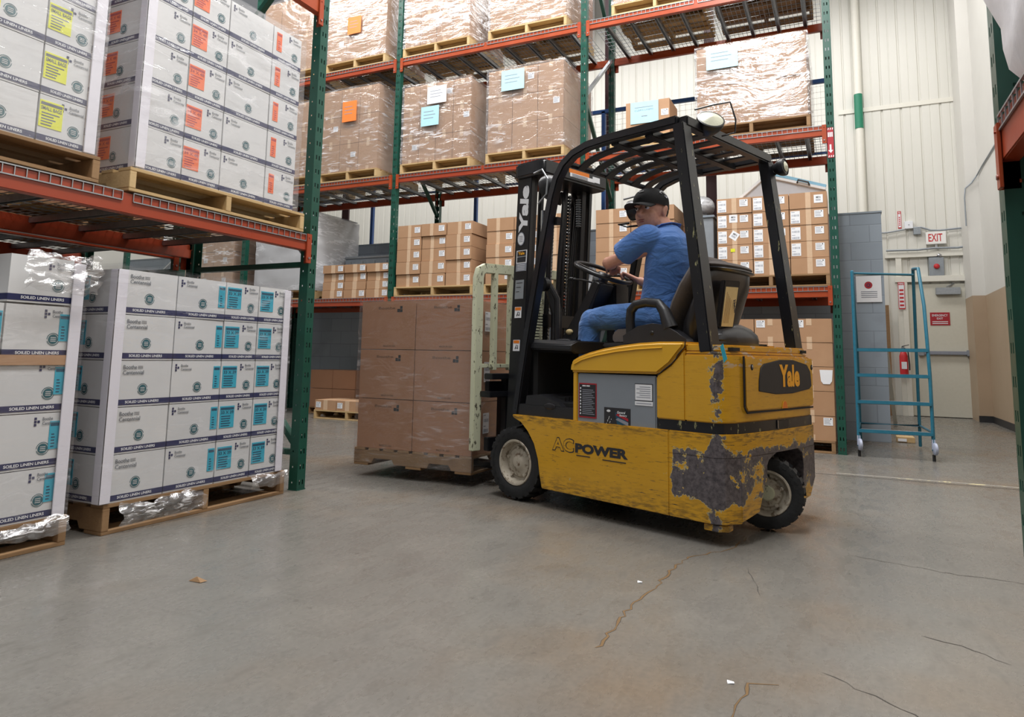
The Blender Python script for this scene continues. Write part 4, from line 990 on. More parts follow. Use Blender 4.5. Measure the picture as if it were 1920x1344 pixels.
def f2(b):
    b.box(.372,.487,-.012,-.0095,.672,.764,'print_black'); b.box(.375,.484,-.0098,-.0085,.676,.760,'white_paper')
    for i in range(6): b.box(.385,.475-.02*(i%2),-.0086,-.008,.690+.011*i,.6935+.011*i,'print_grey')
    b.box(.372,.486,-.012,-.0095,.648,.670,'white_paper'); b.box(.38,.478,-.0096,-.009,.657,.661,'print_grey')
ls(0,0,f2,'rating_label','white rating label')
def f3(b):
    b.box(.517,.697,-.012,-.0095,.50,.624,'print_black'); b.prism_y([(.60,.505),(.53,.505),(.53,.55),(.575,.575),(.62,.60)],-.0096,-.0088,'sticker_navy')
    b.prism_y([(.53,.57),(.60,.595),(.615,.585),(.53,.555)],-.009,-.008,'red_sign'); b.prism_y([(.53,.55),(.60,.57),(.615,.56),(.53,.53)],-.009,-.008,'print_grey')
    b.text('General',(.607,-.0078,.594),(-1,0,0),(0,0,1),.055,.014,'white_paper',.02,.2); b.text('Battery',(.59,-.0078,.577),(-1,0,0),(0,0,1),.05,.014,'white_paper',.02,.2)
    b.ell((.665,-.0085,.605),(.014,.0008,.007),'white_paper',16,4)
    for i in range(9): b.ell((.68-.008*(i%4)-.01*(i//4),-.0085,.535+.013*(i%3)+.006*(i//3)),(.002,.0006,.003),'white_paper',6,4)
ls(0,0,f3,'battery_label','dark battery label with flag picture')
# floor, step, bulkhead, dash
b=MB(); b.box(.925,1.40,-1.05,-.03,.53,.60,'black_plastic'); b.box(.93,1.36,-.98,-.07,.60,.625,'black_matte'); b.prism_y([(1.03,.60),(1.34,.60),(1.33,.655),(1.22,.668),(1.06,.625)],-.34,-.03,'black_plastic')
for i in range(6): b.box(1.08,1.30,-.30+.035*i,-.29+.035*i,.60,.655,'black_matte')
b.ell((1.13,-.028,.60),(.05,.006,.02),'dark_part',12,6); b.build('floor_plate',FK,.008)
b=MB(); b.box(1.30,1.34,-1.02,-.10,.60,.97,'black_matte'); b.build('bulkhead',FK)
b=MB(); b.prism([(-.10,.93),(-.06,.95),(-.06,.985),(-.12,1.01),(-.9,1.01),(-1.0,.985),(-1.0,.94)],lambda a,c:(.99,a,c-.01),lambda a,c:(1.36,a,c),'black_plastic'); b.box(1.12,1.24,-.32,-.2,1.0,1.012,'black_matte'); b.ell((1.19,-.23,1.005),(.07,.05,.012),'dark_part',16,6); b.build('dash_tray',FK,.012,seg=3)
b=MB(); b.prism([(-.64,0),(-.44,0),(-.46,1),(-.62,1)],lambda a,c:(1.44-.30*c,a,.98+.44*c),lambda a,c:(1.28-.20*c,a,.98+.41*c),'black_plastic'); CO_=b.build('steering_column',FK,.012,seg=3)
b=MB(); b.box(1.08,1.16,-.78,-.62,.98,1.40,'black_plastic'); b.build('control_console',FK,.012)
b=MB()
for y in(-.40,-.43): b.loft([(1.16,-.47,1.40),(1.20,y,1.415),(1.24,y+.03,1.42)],.006,'black_plastic',8); b.ell((1.255,y+.035,1.422),(.018,.012,.012),'black_plastic',12,8)
b.ell((1.14,-.50,1.43),(.035,.03,.03),'galvanised',14,8); b.ell((1.33,-.44,1.07),(.03,.02,.02),'paper_tan',10,6); b.build('lever',CO_)
SC=Vector((1.12,-.54,1.47)); SA=Vector((.914,0,.407)); SN=Vector((-.407,0,.914))
b=MB(); n_=40; rg=[];
ring=[SC+SA*(.195*math.cos(2*math.pi*i/n_))+Vector((0,1,0))*(.195*math.sin(2*math.pi*i/n_)) for i in range(n_)]
vs_=[];m_=10
for i,p in enumerate(ring):
    rd=(p-SC).normalized()
    for j in range(m_): t=2*math.pi*j/m_; vs_.append(p+rd*(.0145*math.cos(t))+SN*(.0145*math.sin(t)))
b.add(vs_,[(i*m_+j,i*m_+(j+1)%m_,((i+1)%n_)*m_+(j+1)%m_,((i+1)%n_)*m_+j) for i in range(n_) for j in range(m_)],'black_plastic')
for a in(30,150,270): t=R(a); b.bar(SC-SN*.02,SC+SA*(.19*math.cos(t))+Vector((0,.19*math.sin(t),0)),.028,.014,'black_plastic',up=SN)
b.lathe([(0,.012),(.03,.010),(.045,-.01),(.05,-.05),(0,-.05)],SC-SN*.01,SN,'black_plastic',20); b.build('steering_wheel',FK,smooth=60)
# overhead guard
OG=MB(); Z=2.175
def leg(y): 
    P=[(1.43,y,.53),(1.35,y,.98),(1.24,y,1.50),(1.145,y,1.90),(1.105,y,2.02),(1.05,y,2.10),(.97,y,2.155),(.86,y,2.185),(.70,y,2.195),(.22,y,2.195)]
    b=MB(); b.loft(P,[(.027,.034)]*4+[(.027,.032)]*2+[(.026,.030)]*4,BP,4,up=(0,1,0)); return b
GD=MB(); GD.box(.165,.225,-1.06,-.05,2.155,2.215,BP); GD=GD.build('overhead_guard',FK,.008)
for y in(-.055,-1.055): leg(y).build('front_leg',GD,.008)
for y in(-.055,-1.055):
    b=MB(); b.loft([(.055,y,.94),(.085,y,1.2),(.205,y,2.17)],[(.033,.05),(.033,.05),(.033,.042)],'black_chipped',4,up=(0,1,0)); b.lathe([(0,.012),(.012,.012),(.02,.006),(.02,0)],(.06,y+.034 if y>-.5 else y+.034,1.015),(0,1,0),'chrome',14); b.build('rear_leg',GD,.005)
for x,z in((.43,2.175),(.67,2.178)):
    b=MB(); b.box(x-.028,x+.028,-1.04,-.07,z-.022,z+.022,BP); b.build('cross_member',GD,.005)
b=MB(); b.bar((1.045,-1.04,2.115),(1.045,-.07,2.115),.04,.025,BP); b.build('front_bar',GD,.004)
for i in range(6):
    y=-.195-.142*i
    b=MB(); b.bar((.20,y,2.18),(.69,y,2.18),.075,.012,BP); b.build('roof_slat',GD,.003)
    b=MB(); b.loft([(.67,y,2.175),(.80,y,2.168),(.90,y,2.150),(.98,y,2.12),(1.03,y,2.085)],[(.038,.008)]*5,BP,4,up=(0,1,0)) if 0 else b.loft([(.67,y,2.178),(.80,y,2.172),(.90,y,2.155),(.98,y,2.13),(1.035,y,2.095)],[(.006,.034)]*5,BP,4,up=(0,1,0)); b.build('curved_slat',GD,.002)
# lamps
def lamp(c,ax,r,lensm,name='work_light'):
    c=Vector(c);ax=Vector(ax).normalized(); b=MB()
    b.lathe([(0,-r*1.1),(r*.55,-r*1.0),(r*.9,-r*.45),(r,-.01),(r,.012),(r*.9,.015)],c,ax,'black_plastic',24); o=b.build(name,GD)
    q=MB(); k=.6 if r<.06 else .95; q.lathe([(r*.95,.010),(r*k,.013),(0,.014)],c,ax,'black_plastic',24) if k<.9 else None; q.lathe([(r*k,.016 if k<.9 else .010),(r*.7*k,.022),(0,.03)],c,ax,lensm,24); q.build('lens',o); return o
l=lamp((.14,-.25,2.225),(-.62,.50,.60),.078,'lens_glass')
q=MB(); q.loft([(.20,-.24,2.20),(.17,-.25,2.23),(.17,-.25,2.26)],.012,BP,8); q.loft([(.10,-.30,2.14),(.03,-.32,2.15),(.02,-.31,2.22),(.04,-.29,2.32),(.10,-.22,2.30),(.16,-.12,2.26)],.005,BP,8); q.build('lamp_guard',l)
l=lamp((.11,-1.10,2.13),(-1,-.05,.08),.056,'lens_glass'); q=MB(); q.bar((.20,-1.06,2.14),(.15,-1.10,2.10),.03,.03,BP); q.build('lamp_bracket',l)
l=lamp((1.24,-.12,2.00),(1,-.1,-.1),.082,'lens_glass'); q=MB(); q.loft([(1.30,-.04,2.09),(1.22,-.03,2.10),(1.17,-.03,2.03),(1.18,-.03,1.93),(1.26,-.04,1.88)],.006,'galvanised',8); q.bar((1.21,-.12,1.92),(1.19,-.09,1.76),.04,.05,BP); q.bar((1.13,-.10,1.76),(1.30,-.12,1.78),.035,.05,'dark_part'); q.cyl((1.28,-.11,1.71),(1.28,-.11,1.85),.014,'chrome',8); q.build('lamp_bracket',l)
l=lamp((1.16,-.93,1.965),(1,.1,-.1),.075,'lens_glass'); q=MB(); q.loft([(1.24,-.93,2.06),(1.15,-1.0,2.09),(1.08,-1.03,2.05)],.007,BP,8); q.bar((1.09,-1.03,2.06),(1.05,-1.05,1.92),.04,.05,BP); q.loft([(1.1,-.99,1.86),(1.2,-.92,1.85),(1.26,-.9,1.87),(1.2,-.95,1.88)],.008,BP,8); q.build('lamp_bracket',l)
# mast
def mx(z): return 1.665-.047*(z-.93)
MS=MB(); y=-.2
def chan(y0,y1,z0,z1,xo,xi,m):
    b=MB(); b.prism([(0,0),(1,0),(1,1),(0,1)],lambda a,c:(mx(z0)-xo-(xi)*a,y0+(y1-y0)*c,z0),lambda a,c:(mx(z1)-xo-(xi)*a,y0+(y1-y0)*c,z1),m); return b
MA=chan(-.235,-.20,.13,2.20,0,.135,BP).build('mast',FK,.004)
for (y0,y1) in((-.86,-.825),): chan(y0,y1,.13,2.20,0,.135,BP).build('outer_channel',MA,.004)
for y0 in(-.275,-.80):
    b=MB(); 
    for xo in(.01,.105): b.prism([(0,0),(1,0),(1,1),(0,1)],lambda a,c:(mx(.2)-xo-.02*a,y0+.045*c,.2),lambda a,c:(mx(2.15)-xo-.02*a,y0+.045*c,2.15),'dark_part')
    b.build('inner_channel',MA,.002)
b=MB(); P=[(1.62,-.19),(1.60,-.17),(1.40,-.17),(1.345,-.19),(1.345,-.87),(1.40,-.89),(1.60,-.89),(1.62,-.87)]
b.prism_z(P,2.13,2.235,BP); TPc=b.build('top_crossmember',MA,.015,seg=3)
b=MB(); b.box(1.3425,1.345,-.66,-.44,2.185,2.215,'orange_warn'); b.box(1.342,1.345,-.72,-.45,2.16,2.187,'white_paper'); b.box(1.3415,1.345,-.78,-.70,2.165,2.205,'white_paper')
for i in range(3): b.box(1.3405,1.342,-.64,-.47,2.164+.008*i,2.167+.008*i,'print_grey')
b.build('warning_strip',TPc,smooth=0,label='orange and white warning strip')
for z in(.45,1.15): 
    b=MB(); b.bar((mx(z)-.12,-.83,z),(mx(z)-.12,-.23,z),.03,.09,BP); b.build('crossbar',MA,.005)
for yy,r in((-.40,.026),(-.66,.026)):
    b=MB(); b.cyl((mx(.3)-.04,yy,.3),(mx(1.25)-.04,yy,1.25),r*1.3,'dark_part',16); b.cyl((mx(1.25)-.04,yy,1.25),(mx(2.13)-.04,yy,2.13),r*.8,'chrome' if 0 else BP,16); b.build('lift_cylinder',MA)
for yy in(-.47,-.49,-.585,-.60,-.73,-.75):
    b=MB(); P=[(mx(.9)-.06,yy,.9),(mx(1.6)-.075,yy+.006,1.6),(mx(2.0)-.08,yy-.01,2.0),(mx(2.1)-.05,yy-.02,2.10),(mx(2.1)-.01,yy-.03,2.02)]; b.loft(P,.011,'black_plastic',8); b.build('hydraulic_hose',MA)
for yy in(-.53,-.70):
    b=MB(); 
    for k in range(62): z=.55+k*.025; b.box(mx(z)-.05,mx(z)-.035,yy-.012,yy+.012,z,z+.017,'dark_part'); b.box(mx(z)-.054,mx(z)-.05,yy-.006,yy+.006,z+.004,z+.024,'galvanised')
    b.build('lift_chain',MA,smooth=0)
b=MB(); 
for k in range(12): b.lathe([(.016,0),(.022,.006),(.016,.012)],(mx(2)-.10,-.745,1.86+k*.018),(0,0,1),'cabinet_grey',12)
b.build('hose_spring',MA)
b=MB(); 
for k in range(17): b.box(mx(1.1)-.15,mx(1.1)-.13,-.36,-.30,1.02+k*.02,1.032+k*.02,'cream_worn')
b.lathe([(0,-.02),(.05,-.02),(.05,.02),(0,.02)],(mx(1.4)-.14,-.36,1.40),(0,1,0),BP,18); b.lathe([(0,.0),(.02,.0),(.02,.01),(0,.01)],(mx(1.4)-.14,-.34,1.40),(0,1,0),'chrome',14); b.loft([(mx(1.4)-.16,-.38,1.42),(mx(1.3)-.22,-.42,1.3),(mx(1)-.24,-.42,1.0)],.02,'black_plastic',8); b.loft([(mx(1.4)-.16,-.42,1.36),(mx(1.3)-.19,-.45,1.2),(mx(1)-.20,-.45,1.0)],.04,'black_plastic',10); b.build('hose_reel',MA)
# stickers and lettering on the mast side
def my(z,f): return (mx(z)-.135*f,-.1985,z)
b=MB(); t=-.047
upv=Vector((-.047,0,1)).normalized(); fwd=Vector((1,0,.047)).normalized()
b.text('Yale',(mx(1.72)-.118,-.1985,1.735),upv,fwd,.335,.085,'white_paper',.05,.12,.001); b.build('mast_lettering',MA,smooth=0,label='white maker name running up the mast')
def plate(z0,z1,f0,f1,fn,name,label):
    b=MB(); a0=my(z0,f0);a1=my(z0,f1);c0=my(z1,f0);c1=my(z1,f1)
    b.prism([(0,0),(1,0),(1,1),(0,1)],lambda a,c:tuple(Vector(a0).lerp(Vector(a1),a).lerp(Vector(c0).lerp(Vector(c1),a),c)+Vector((0,-.001,0))),lambda a,c:tuple(Vector(a0).lerp(Vector(a1),a).lerp(Vector(c0).lerp(Vector(c1),a),c)+Vector((0,.001,0))),fn)
    return b
def on(z,f,o=.0016): v=my(z,f); return Vector((v[0],v[1]+o,v[2]))
b=MB(); n_=28; c=on(1.705,.45); b.add([c+Vector((.035*math.cos(2*math.pi*i/n_),0,.047*math.sin(2*math.pi*i/n_))) for i in range(n_)],[tuple(range(n_))],'print_grey'); b.add([c+Vector((0,.0005,0))+Vector((.029*math.cos(2*math.pi*i/n_),0,.041*math.sin(2*math.pi*i/n_))) for i in range(n_)],[tuple(range(n_))],'white_paper')
for k in range(4): b.bar(c+Vector((-.018,.001,-.018+.012*k)),c+Vector((.018,.001,-.018+.012*k)),.001,.003,'print_grey')
b.build('round_sticker',MA,smooth=0,label='round white sticker')
b=plate(1.535,1.625,.18,.92,'white_paper','','')
b.prism([(0,0),(1,0),(1,1),(0,1)],lambda a,c:tuple(on(1.542+.037*c,.24+.62*a,.0012)),lambda a,c:tuple(on(1.542+.037*c,.24+.62*a,.0022)),'print_black'); b.prism([(0,0),(1,0),(1,1),(0,1)],lambda a,c:tuple(on(1.583+.037*c,.24+.62*a,.0012)),lambda a,c:tuple(on(1.583+.037*c,.24+.62*a,.0022)),'print_black')
b.text('Yale',on(1.593,.30,.0028),(-1,0,0) if 0 else (-1,0,0),(0,0,1),.062,.022,'yale_yellow',.04)
b.build('maker_sticker',MA,smooth=0,label='black sticker with yellow maker name')
b=plate(1.480,1.535,.18,.92,'print_grey','',''); 
for k in range(4): b.bar(on(1.49+.011*k,.3),on(1.49+.011*k,.8),.001,.003,'white_paper')
b.build('notice_sticker',MA,smooth=0)
b=plate(1.29,1.42,.2,.8,'cabinet_grey','','')
for k,z in enumerate((1.40,1.37,1.34)): b.bar(on(z,.28),on(z,.7-.1*k),.001,.004,'print_black')
b.build('rating_plate',MA,smooth=0)
for z,k in((1.16,'foot'),(.935,'hand')):
    b=plate(z,z+.075,.25,.72,'white_paper','',''); b.prism([(0,0),(1,0),(1,1),(0,1)],lambda a,c:tuple(on(z+.052+.02*c,.28+.41*a,.0012)),lambda a,c:tuple(on(z+.052+.02*c,.28+.41*a,.002)),'orange_warn')
    b.bar(on(z+.012,.4),on(z+.042,.5),.001,.006,'print_black'); b.bar(on(z+.014,.6),on(z+.04,.58),.001,.005,'print_black'); b.bar(on(z+.022,.42),on(z+.018,.6),.001,.005,'print_black'); b.build('hazard_sticker',MA,smooth=0,label='white and orange hazard sticker')
# carriage and load backrest
b=MB(); 
for z in(.30,.68): b.bar((1.80,-.95,z),(1.80,-.12,z),.05,.09,BP)
for yy in(-.30,-.75): b.bar((1.76,yy,.28),(1.76,yy,.76),.12,.06,BP)
b.box(1.70,1.80,-.34,-.06,.62,.66,BP); b.box(1.70,1.79,-.34,-.08,.74,.78,BP); b.build('carriage',FK,.005)
b=MB(); xb=1.83
P=[(xb,-.045,.26),(xb,-.045,1.44),(xb,-.06,1.49),(xb,-.10,1.51),(xb,-.5,1.525),(xb,-1.0,1.53)]
b.loft(P,[(.035,.022)]*6,'cream_worn',4,up=(1,0,0)); b.bar((xb,-1.04,.5),(xb,-1.04,1.53),.04,.07,'cream_worn')
LBk=b.build('load_backrest',FK,.004)
for yy in(-.20,-.36,-.53,-.70,-.86): q=MB(); q.bar((xb,yy,.80),(xb,yy,1.51),.035,.045,'cream_worn',up=(1,0,0)); q.build('upright_bar',LBk,.003)
q=MB(); q.bar((xb,-1.02,.83),(xb,-.06,.83),.03,.028,'cream_worn'); q.build('lower_bar',LBk,.003)
for yy in(-.33,-.76):
    b=MB(); b.prism_y([(1.80,.105),(2.80,.125),(2.80,.135),(1.87,.150),(1.865,.70),(1.83,.70),(1.825,.105)],yy-.05,yy+.05,BP); b.build('fork',FK,.004)
# wheels
def wheel(c,ax,r,wd,name,parent=FK):
    c=Vector(c);ax=Vector(ax).normalized(); b=MB(); rr_=r*.60; h=wd/2
    b.lathe([(rr_,-h*.8),(r*.72,-h*.95),(r*.88,-h),(r*.92,-h*.95),(r*.93,-h*.85),(r*.93,h*.85),(r*.92,h*.95),(r*.88,h),(r*.72,h*.95),(r*.64,h*.9),(rr_,h*.8)],c,ax,'rubber',48)
    u=Vector((0,0,1)); a=ax.cross(u).normalized(); u=a.cross(ax)
    for k in range(22):
        for sgn in(-1,1):
            t=2*math.pi*(k+(.5 if sgn>0 else 0))/22; d=a*math.cos(t)+u*math.sin(t); tt=ax.cross(d)
            p=c+d*(r*.925); vs_=[]
            for (s0,w0) in((.08,.55),(.98,1.0)):
                for q in(-1,1):
                    for rr2 in(0,r*.075): vs_.append(p+d*(rr2-(.012 if s0>.9 else 0))+ax*(sgn*h*s0)+tt*(q*r*.085*w0))
            vs_.append(c+d*(r*.80)+ax*(sgn*h*1.01)+tt*(r*.05)); vs_.append(c+d*(r*.80)+ax*(sgn*h*1.01)-tt*(r*.05))
            b.add(vs_,[(0,2,3,1),(1,3,7,5),(0,1,5,4),(2,6,7,3),(4,5,7,6),(4,6,8,9),(5,9,8,7)],'rubber')
    W_=b.build(name,parent,smooth=40)
    q=MB(); k=r
    q.lathe([(rr_*1.03,h*.86),(rr_*1.0,h*.92),(rr_*.93,h*.90),(rr_*.88,h*.62),(rr_*.80,h*.30),(rr_*.70,h*.28),(rr_*.62,h*.45),(rr_*.38,h*.50),(rr_*.30,h*.62),(rr_*.22,h*.66),(0,h*.66)],c,ax,'rim_worn',40)
    q.lathe([(rr_*1.0,-h*.86),(rr_*.9,-h*.5),(0,-h*.4)],c,ax,'rim_worn',32)
    rim=q.build('rim',W_,smooth=40)
    q=MB()
    for i in range(5): t=2*math.pi*i/5+.3; d=a*math.cos(t)+u*math.sin(t); p=c+d*rr_*.66; q.cyl(p+ax*h*.38,p+ax*h*.58,.011,'rim_worn',6)
    q.build('wheel_nut',rim,smooth=0)
    return W_
wheel((1.42,-.10,.232),(0,1,0),.232,.17,'front_wheel'); wheel((1.42,-.98,.232),(0,-1,0),.232,.17,'front_wheel')
dst=Vector((-.436,.906,0)).normalized()
RW=wheel(Vector((-.008,-.512,.197))-dst*.045,dst,.197,.13,'rear_wheel')
q=MB(); c_=Vector((-.008,-.512,.197))-dst*.045; q.lathe([(.040,.030),(.040,.050),(.034,.056),(0,.057)],c_,dst,'cream_worn',24); q.build('hub_cap',RW)
b=MB(); b.cyl((.03,-.57,.2),(.03,-.57,.5),.05,'dark_part',14); b.build('steer_axle',FK)
# seat
b=MB(); b.prism_y([(.84,.985),(.86,1.00),(.86,1.05),(.82,1.075),(.55,1.085),(.46,1.08),(.46,.985)],-.79,-.29,'seat_fabric'); SE=b.build('seat',FK,.03,seg=4)
b=MB(); vs_=[]
prof=[(.47,1.04,.24),(.45,1.12,.26),(.41,1.22,.27),(.36,1.32,.265),(.30,1.42,.245),(.26,1.46,.20)]
for (x,z,hw) in prof: pass
b.loft([(x,-.54,z) for x,z,hw in prof],[(hw,.055) for x,z,hw in prof],'seat_fabric',20,up=(1,0,0)); b.build('backrest',FK,smooth=60)
b=MB(); prof=[(.34,1.00,.25,.10),(.32,1.10,.265,.09),(.27,1.22,.27,.075),(.22,1.33,.26,.06),(.20,1.40,.235,.05),(.20,1.425,.20,.04)]
b.loft([(x,-.54,z) for x,z,hw,d in prof],[(hw,d) for x,z,hw,d in prof],'seat_shell',24,up=(1,0,0)); b.build('seat_shell',FK,smooth=60)
b=MB(); b.ell((.215,-.54,1.43),(.085,.27,.028),'seat_fabric',28,8); b.ell((.205,-.54,1.408),(.088,.275,.020),'seat_shell',28,8); b.build('headroll',FK)
for y0 in(-.27,-.88):
    b=MB(); b.prism_y([(.70,.985),(.705,1.03),(.66,1.055),(.60,1.085),(.50,1.10),(.42,1.09),(.34,1.05),(.28,1.01),(.27,.985)],y0,y0+.075,'seat_shell')
    yc=y0+.037; b.loft([(.672,yc,1.03),(.678,yc,1.12),(.672,yc,1.18),(.635,yc,1.215),(.56,yc,1.225),(.48,yc,1.215),(.44,yc,1.17),(.40,yc,1.07)],[.028]*6+[.034,.045],'black_plastic',12); b.ell((.50,y0+.076,1.045),(.013,.005,.013),'black_matte',10,6); b.build('hip_restraint',FK,.012,seg=3)
b=MB(); b.prism_y([(.88,.962),(.88,.99),(.12,.995),(.12,.965)],-.86,-.22,'seat_shell'); b.ell((.20,-.53,1.0),(.13,.26,.11),'seat_shell',24,8); b.build('seat_base',FK,.01)
# manual pouch on the back of the seat
ux=Vector((-.07,0,1)).normalized(); b=MB()
def PQ(u,v,o): return Vector((.150-.05*v+.02,-.345,1.075))+Vector((-.33,-.94,0)).normalized()*(u*.105)+Vector((.02,0,1))*(v*.262)+Vector((-.94,.33,0)).normalized()*o
b.prism([(0,0),(1,0),(1.05,1),(-.05,1)],lambda a,c:PQ(a,c,-.03),lambda a,c:PQ(a,c,.01),'black_plastic'); PO=b.build('manual_pouch',FK,.006)
b=MB(); b.prism([(.12,.03),(.88,.03),(.9,.86),(.08,.86)],lambda a,c:PQ(a,c,.01),lambda a,c:PQ(a,c,.0135),'paper_tan')
for k in range(5): b.bar(PQ(.2+.08*k,.1,.0137),PQ(.2+.08*k,.75-.04*k,.0137),.002,.0015,'pallet_wood_dark')
b.text('Veeder',PQ(.66,.62,.0142),-Vector((.02,0,1)).normalized(),Vector((-.33,-.94,0)).normalized(),.085,.018,'print_black',.03,.2); b.build('booklet',PO,smooth=0,label='tan booklet')
b=MB(); b.prism([(-.16,0),(-.10,.075),(-.055,.06),(-.11,-.02)],lambda a,c:(-.045+a*.35+.03,-.0+a*.0+.003,.905+c*1),lambda a,c:(-.045+a*.35+.03,.005,.905+c*1),'blue_tape'); b.build('blue_tape',UB,smooth=0,label='torn piece of blue tape')
# bag hanging by the console
t=tag(empty('hanging_bag',(GX+math.cos(TH)*.90-math.sin(TH)*(-.83),GY+math.sin(TH)*.90+math.cos(TH)*(-.83),1.04),TH),'beige cloth bag with a white tag hanging in front of the driver','bag')
b=MB(); b.loft([(0,0,0),(.0,0,.08),(.02,0,.2),(.03,0,.32),(.03,0,.40)],[(.09,.04),(.085,.045),(.06,.04),(.04,.03),(.05,.03)],'beige_cloth',14,up=(0,1,0)); b.ell((.03,.01,.38),(.07,.05,.06),'lip',12,8); b.build('cloth',t)
b=MB(); b.box(.0,.06,.04,.045,.16,.25,'white_paper'); b.build('white_tag',t)
# load carried on the forks
LX,LY,LZ=-3.335,4.30,.08
pallet((LX+.985,LY,LZ),R(90),1.20,1.0,'brown pallet raised on the forks under the six wrapped cartons',True,H=.125)
def mk(b,W,H,e):
    x=W*.66; b.box(x,x+.022,e-.001,e,H-.085,H-.062,'print_black'); b.box(x+.024,x+.045,e-.001,e,H-.062,H-.04,'print_black'); b.box(x+.024,x+.045,e-.001,e,H-.085,H-.065,'print_black')
    b.text('Boothe',(x-.17,e-.0012,H-.062),(1,0,0),(0,0,1),.15,.018,'carton_edge',.01); b.text('MADE IN USA',(W*.42,e-.0012,.018),(1,0,0),(0,0,1),.11,.013,'carton_edge',.02)
for r in range(3):
    for c in range(2):
        brown(LX+.492*c,LY+.004,LZ+.127+.364*r,.49,.59,.362,f'large plain brown carton on the forks, {rowsname(r,3)} row, {["left","right"][c]} of the visible side','cartons carried on the forks',[],m='cardboard_dark',tape_w=0,marks=mk,jit=.2,name='large_carton')
    t=brown(LX+.982,LY+.60,LZ+.127+.364*r,.59,.49,.362,f'large brown carton on forks seen through the load backrest, {rowsname(r,3)} row','cartons carried on the forks',[],m='cardboard_dark',rz=R(90),tape_w=.05,jit=.1,name='large_carton')
    for k,(u,kk) in enumerate(((.04,1),(.17,1))):
        pass
for r in range(3):
    t=put('shipping_label',LBL[1]); t.scale=(1.0,1,1.1); t.rotation_euler=(0,0,R(90)); t.location=(LX+.985,LY+.16,LZ+.127+.364*r+.14); tag(t,f'white barcode label facing the backrest on the {rowsname(r,3)} carton of fork load','label','labels facing the load backrest')
film_load(LX-.004,LX+.988,LY-.002,LY+1.20,LZ+.02,LZ+.127+1.094,'film_load','clear film around the cartons carried on the forks',.010,.008,31,26)

# ------------------------------------------------------------------ the driver (same local frame as the truck, minus the seat point)
SP=Vector((.50,-.54,1.08))
PE=tag(empty('person',(GX+math.cos(TH)*SP.x-math.sin(TH)*SP.y,GY+math.sin(TH)*SP.x+math.cos(TH)*SP.y,SP.z),TH),'driver in blue shirt, blue trousers and black cap steering the forklift','person')
def solid(mb,name,vox,it=4,parent=PE,fac=.6):
    for i in range(len(mb.v)): mb.v[i]=mb.v[i]-SP
    me=mb.mesh('tmp',smooth=0); o=bpy.data.objects.new('tmp',me); COL.objects.link(o)
    bm=bmesh.new(); bm.from_mesh(me); bmesh.ops.recalc_face_normals(bm,faces=bm.faces); bm.to_mesh(me); bm.free()
    r=o.modifiers.new('r','REMESH'); r.mode='VOXEL'; r.voxel_size=vox
    s_=o.modifiers.new('s','SMOOTH'); s_.factor=fac; s_.iterations=it
    dg=bpy.context.evaluated_depsgraph_get(); dg.update(); me2=bpy.data.meshes.new_from_object(o.evaluated_get(dg)); bpy.data.objects.remove(o)
    me2.name=name; me2.materials.clear(); me2.materials.append(MATS[mb.ms[0]]); me2.polygons.foreach_set('use_smooth',[True]*len(me2.polygons))
    q=bpy.data.objects.new(name,me2); COL.objects.link(q); q.parent=parent; return q
def part(mb,name,parent=PE,**k):
    for i in range(len(mb.v)): mb.v[i]=mb.v[i]-SP
    return mb.build(name,parent,**k)
HC=Vector((.705,-.495,1.818)); HY=R(90); HS=1.16; Fd=Vector((math.cos(HY),math.sin(HY),-.05)).normalized(); Ld=Vector((-math.sin(HY),math.cos(HY),0)); Ud=Fd.cross(Ld).normalized()
HR=Matrix((Fd,Ld,Ud)).transposed()*1.16
def hp(f,l,u): return HC+(Fd*f+Ld*l+Ud*u)*HS
b=MB(); S='skin'
b.ell(hp(-.008,0,.028),(.098,.077,.098),S,24,16,HR)
b.ell(hp(.030,0,-.035),(.070,.062,.080),S,20,14,HR); b.ell(hp(.062,0,-.085),(.030,.034,.026),S,14,10,HR)
b.ell(hp(.045,.036,-.022),(.038,.026,.034),S,14,10,HR); b.ell(hp(.045,-.036,-.022),(.038,.026,.034),S,14,10,HR)
b.loft([hp(.080,0,.030),hp(.102,0,.006),(hp(.120,0,-.018)),hp(.100,0,-.032)],[.010,.012,.0155,.011],S,10)
for s_ in(-1,1): b.ell(hp(.092,.012*s_,-.022),(.013,.010,.009),S,10,8,HR)
b.ell(hp(.078,.026,.036),(.016,.030,.011),S,14,8,HR); b.ell(hp(.078,-.026,.036),(.016,.030,.011),S,14,8,HR)
b.ell(hp(.084,0,-.047),(.014,.026,.010),S,14,8,HR); b.ell(hp(.082,0,-.064),(.013,.022,.008),S,14,8,HR)
for s_ in(-1,1):
    b.ell(hp(-.010,.080*s_,.0),(.019,.010,.033),S,14,10,HR); b.ell(hp(-.016,.088*s_,.014),(.014,.008,.018),S,10,8,HR)
b.loft([hp(-.02,0,-.03),(.645,-.53,1.74),(.615,-.54,1.66)],[(.062,.060),(.060,.058),(.075,.075)],S,16)
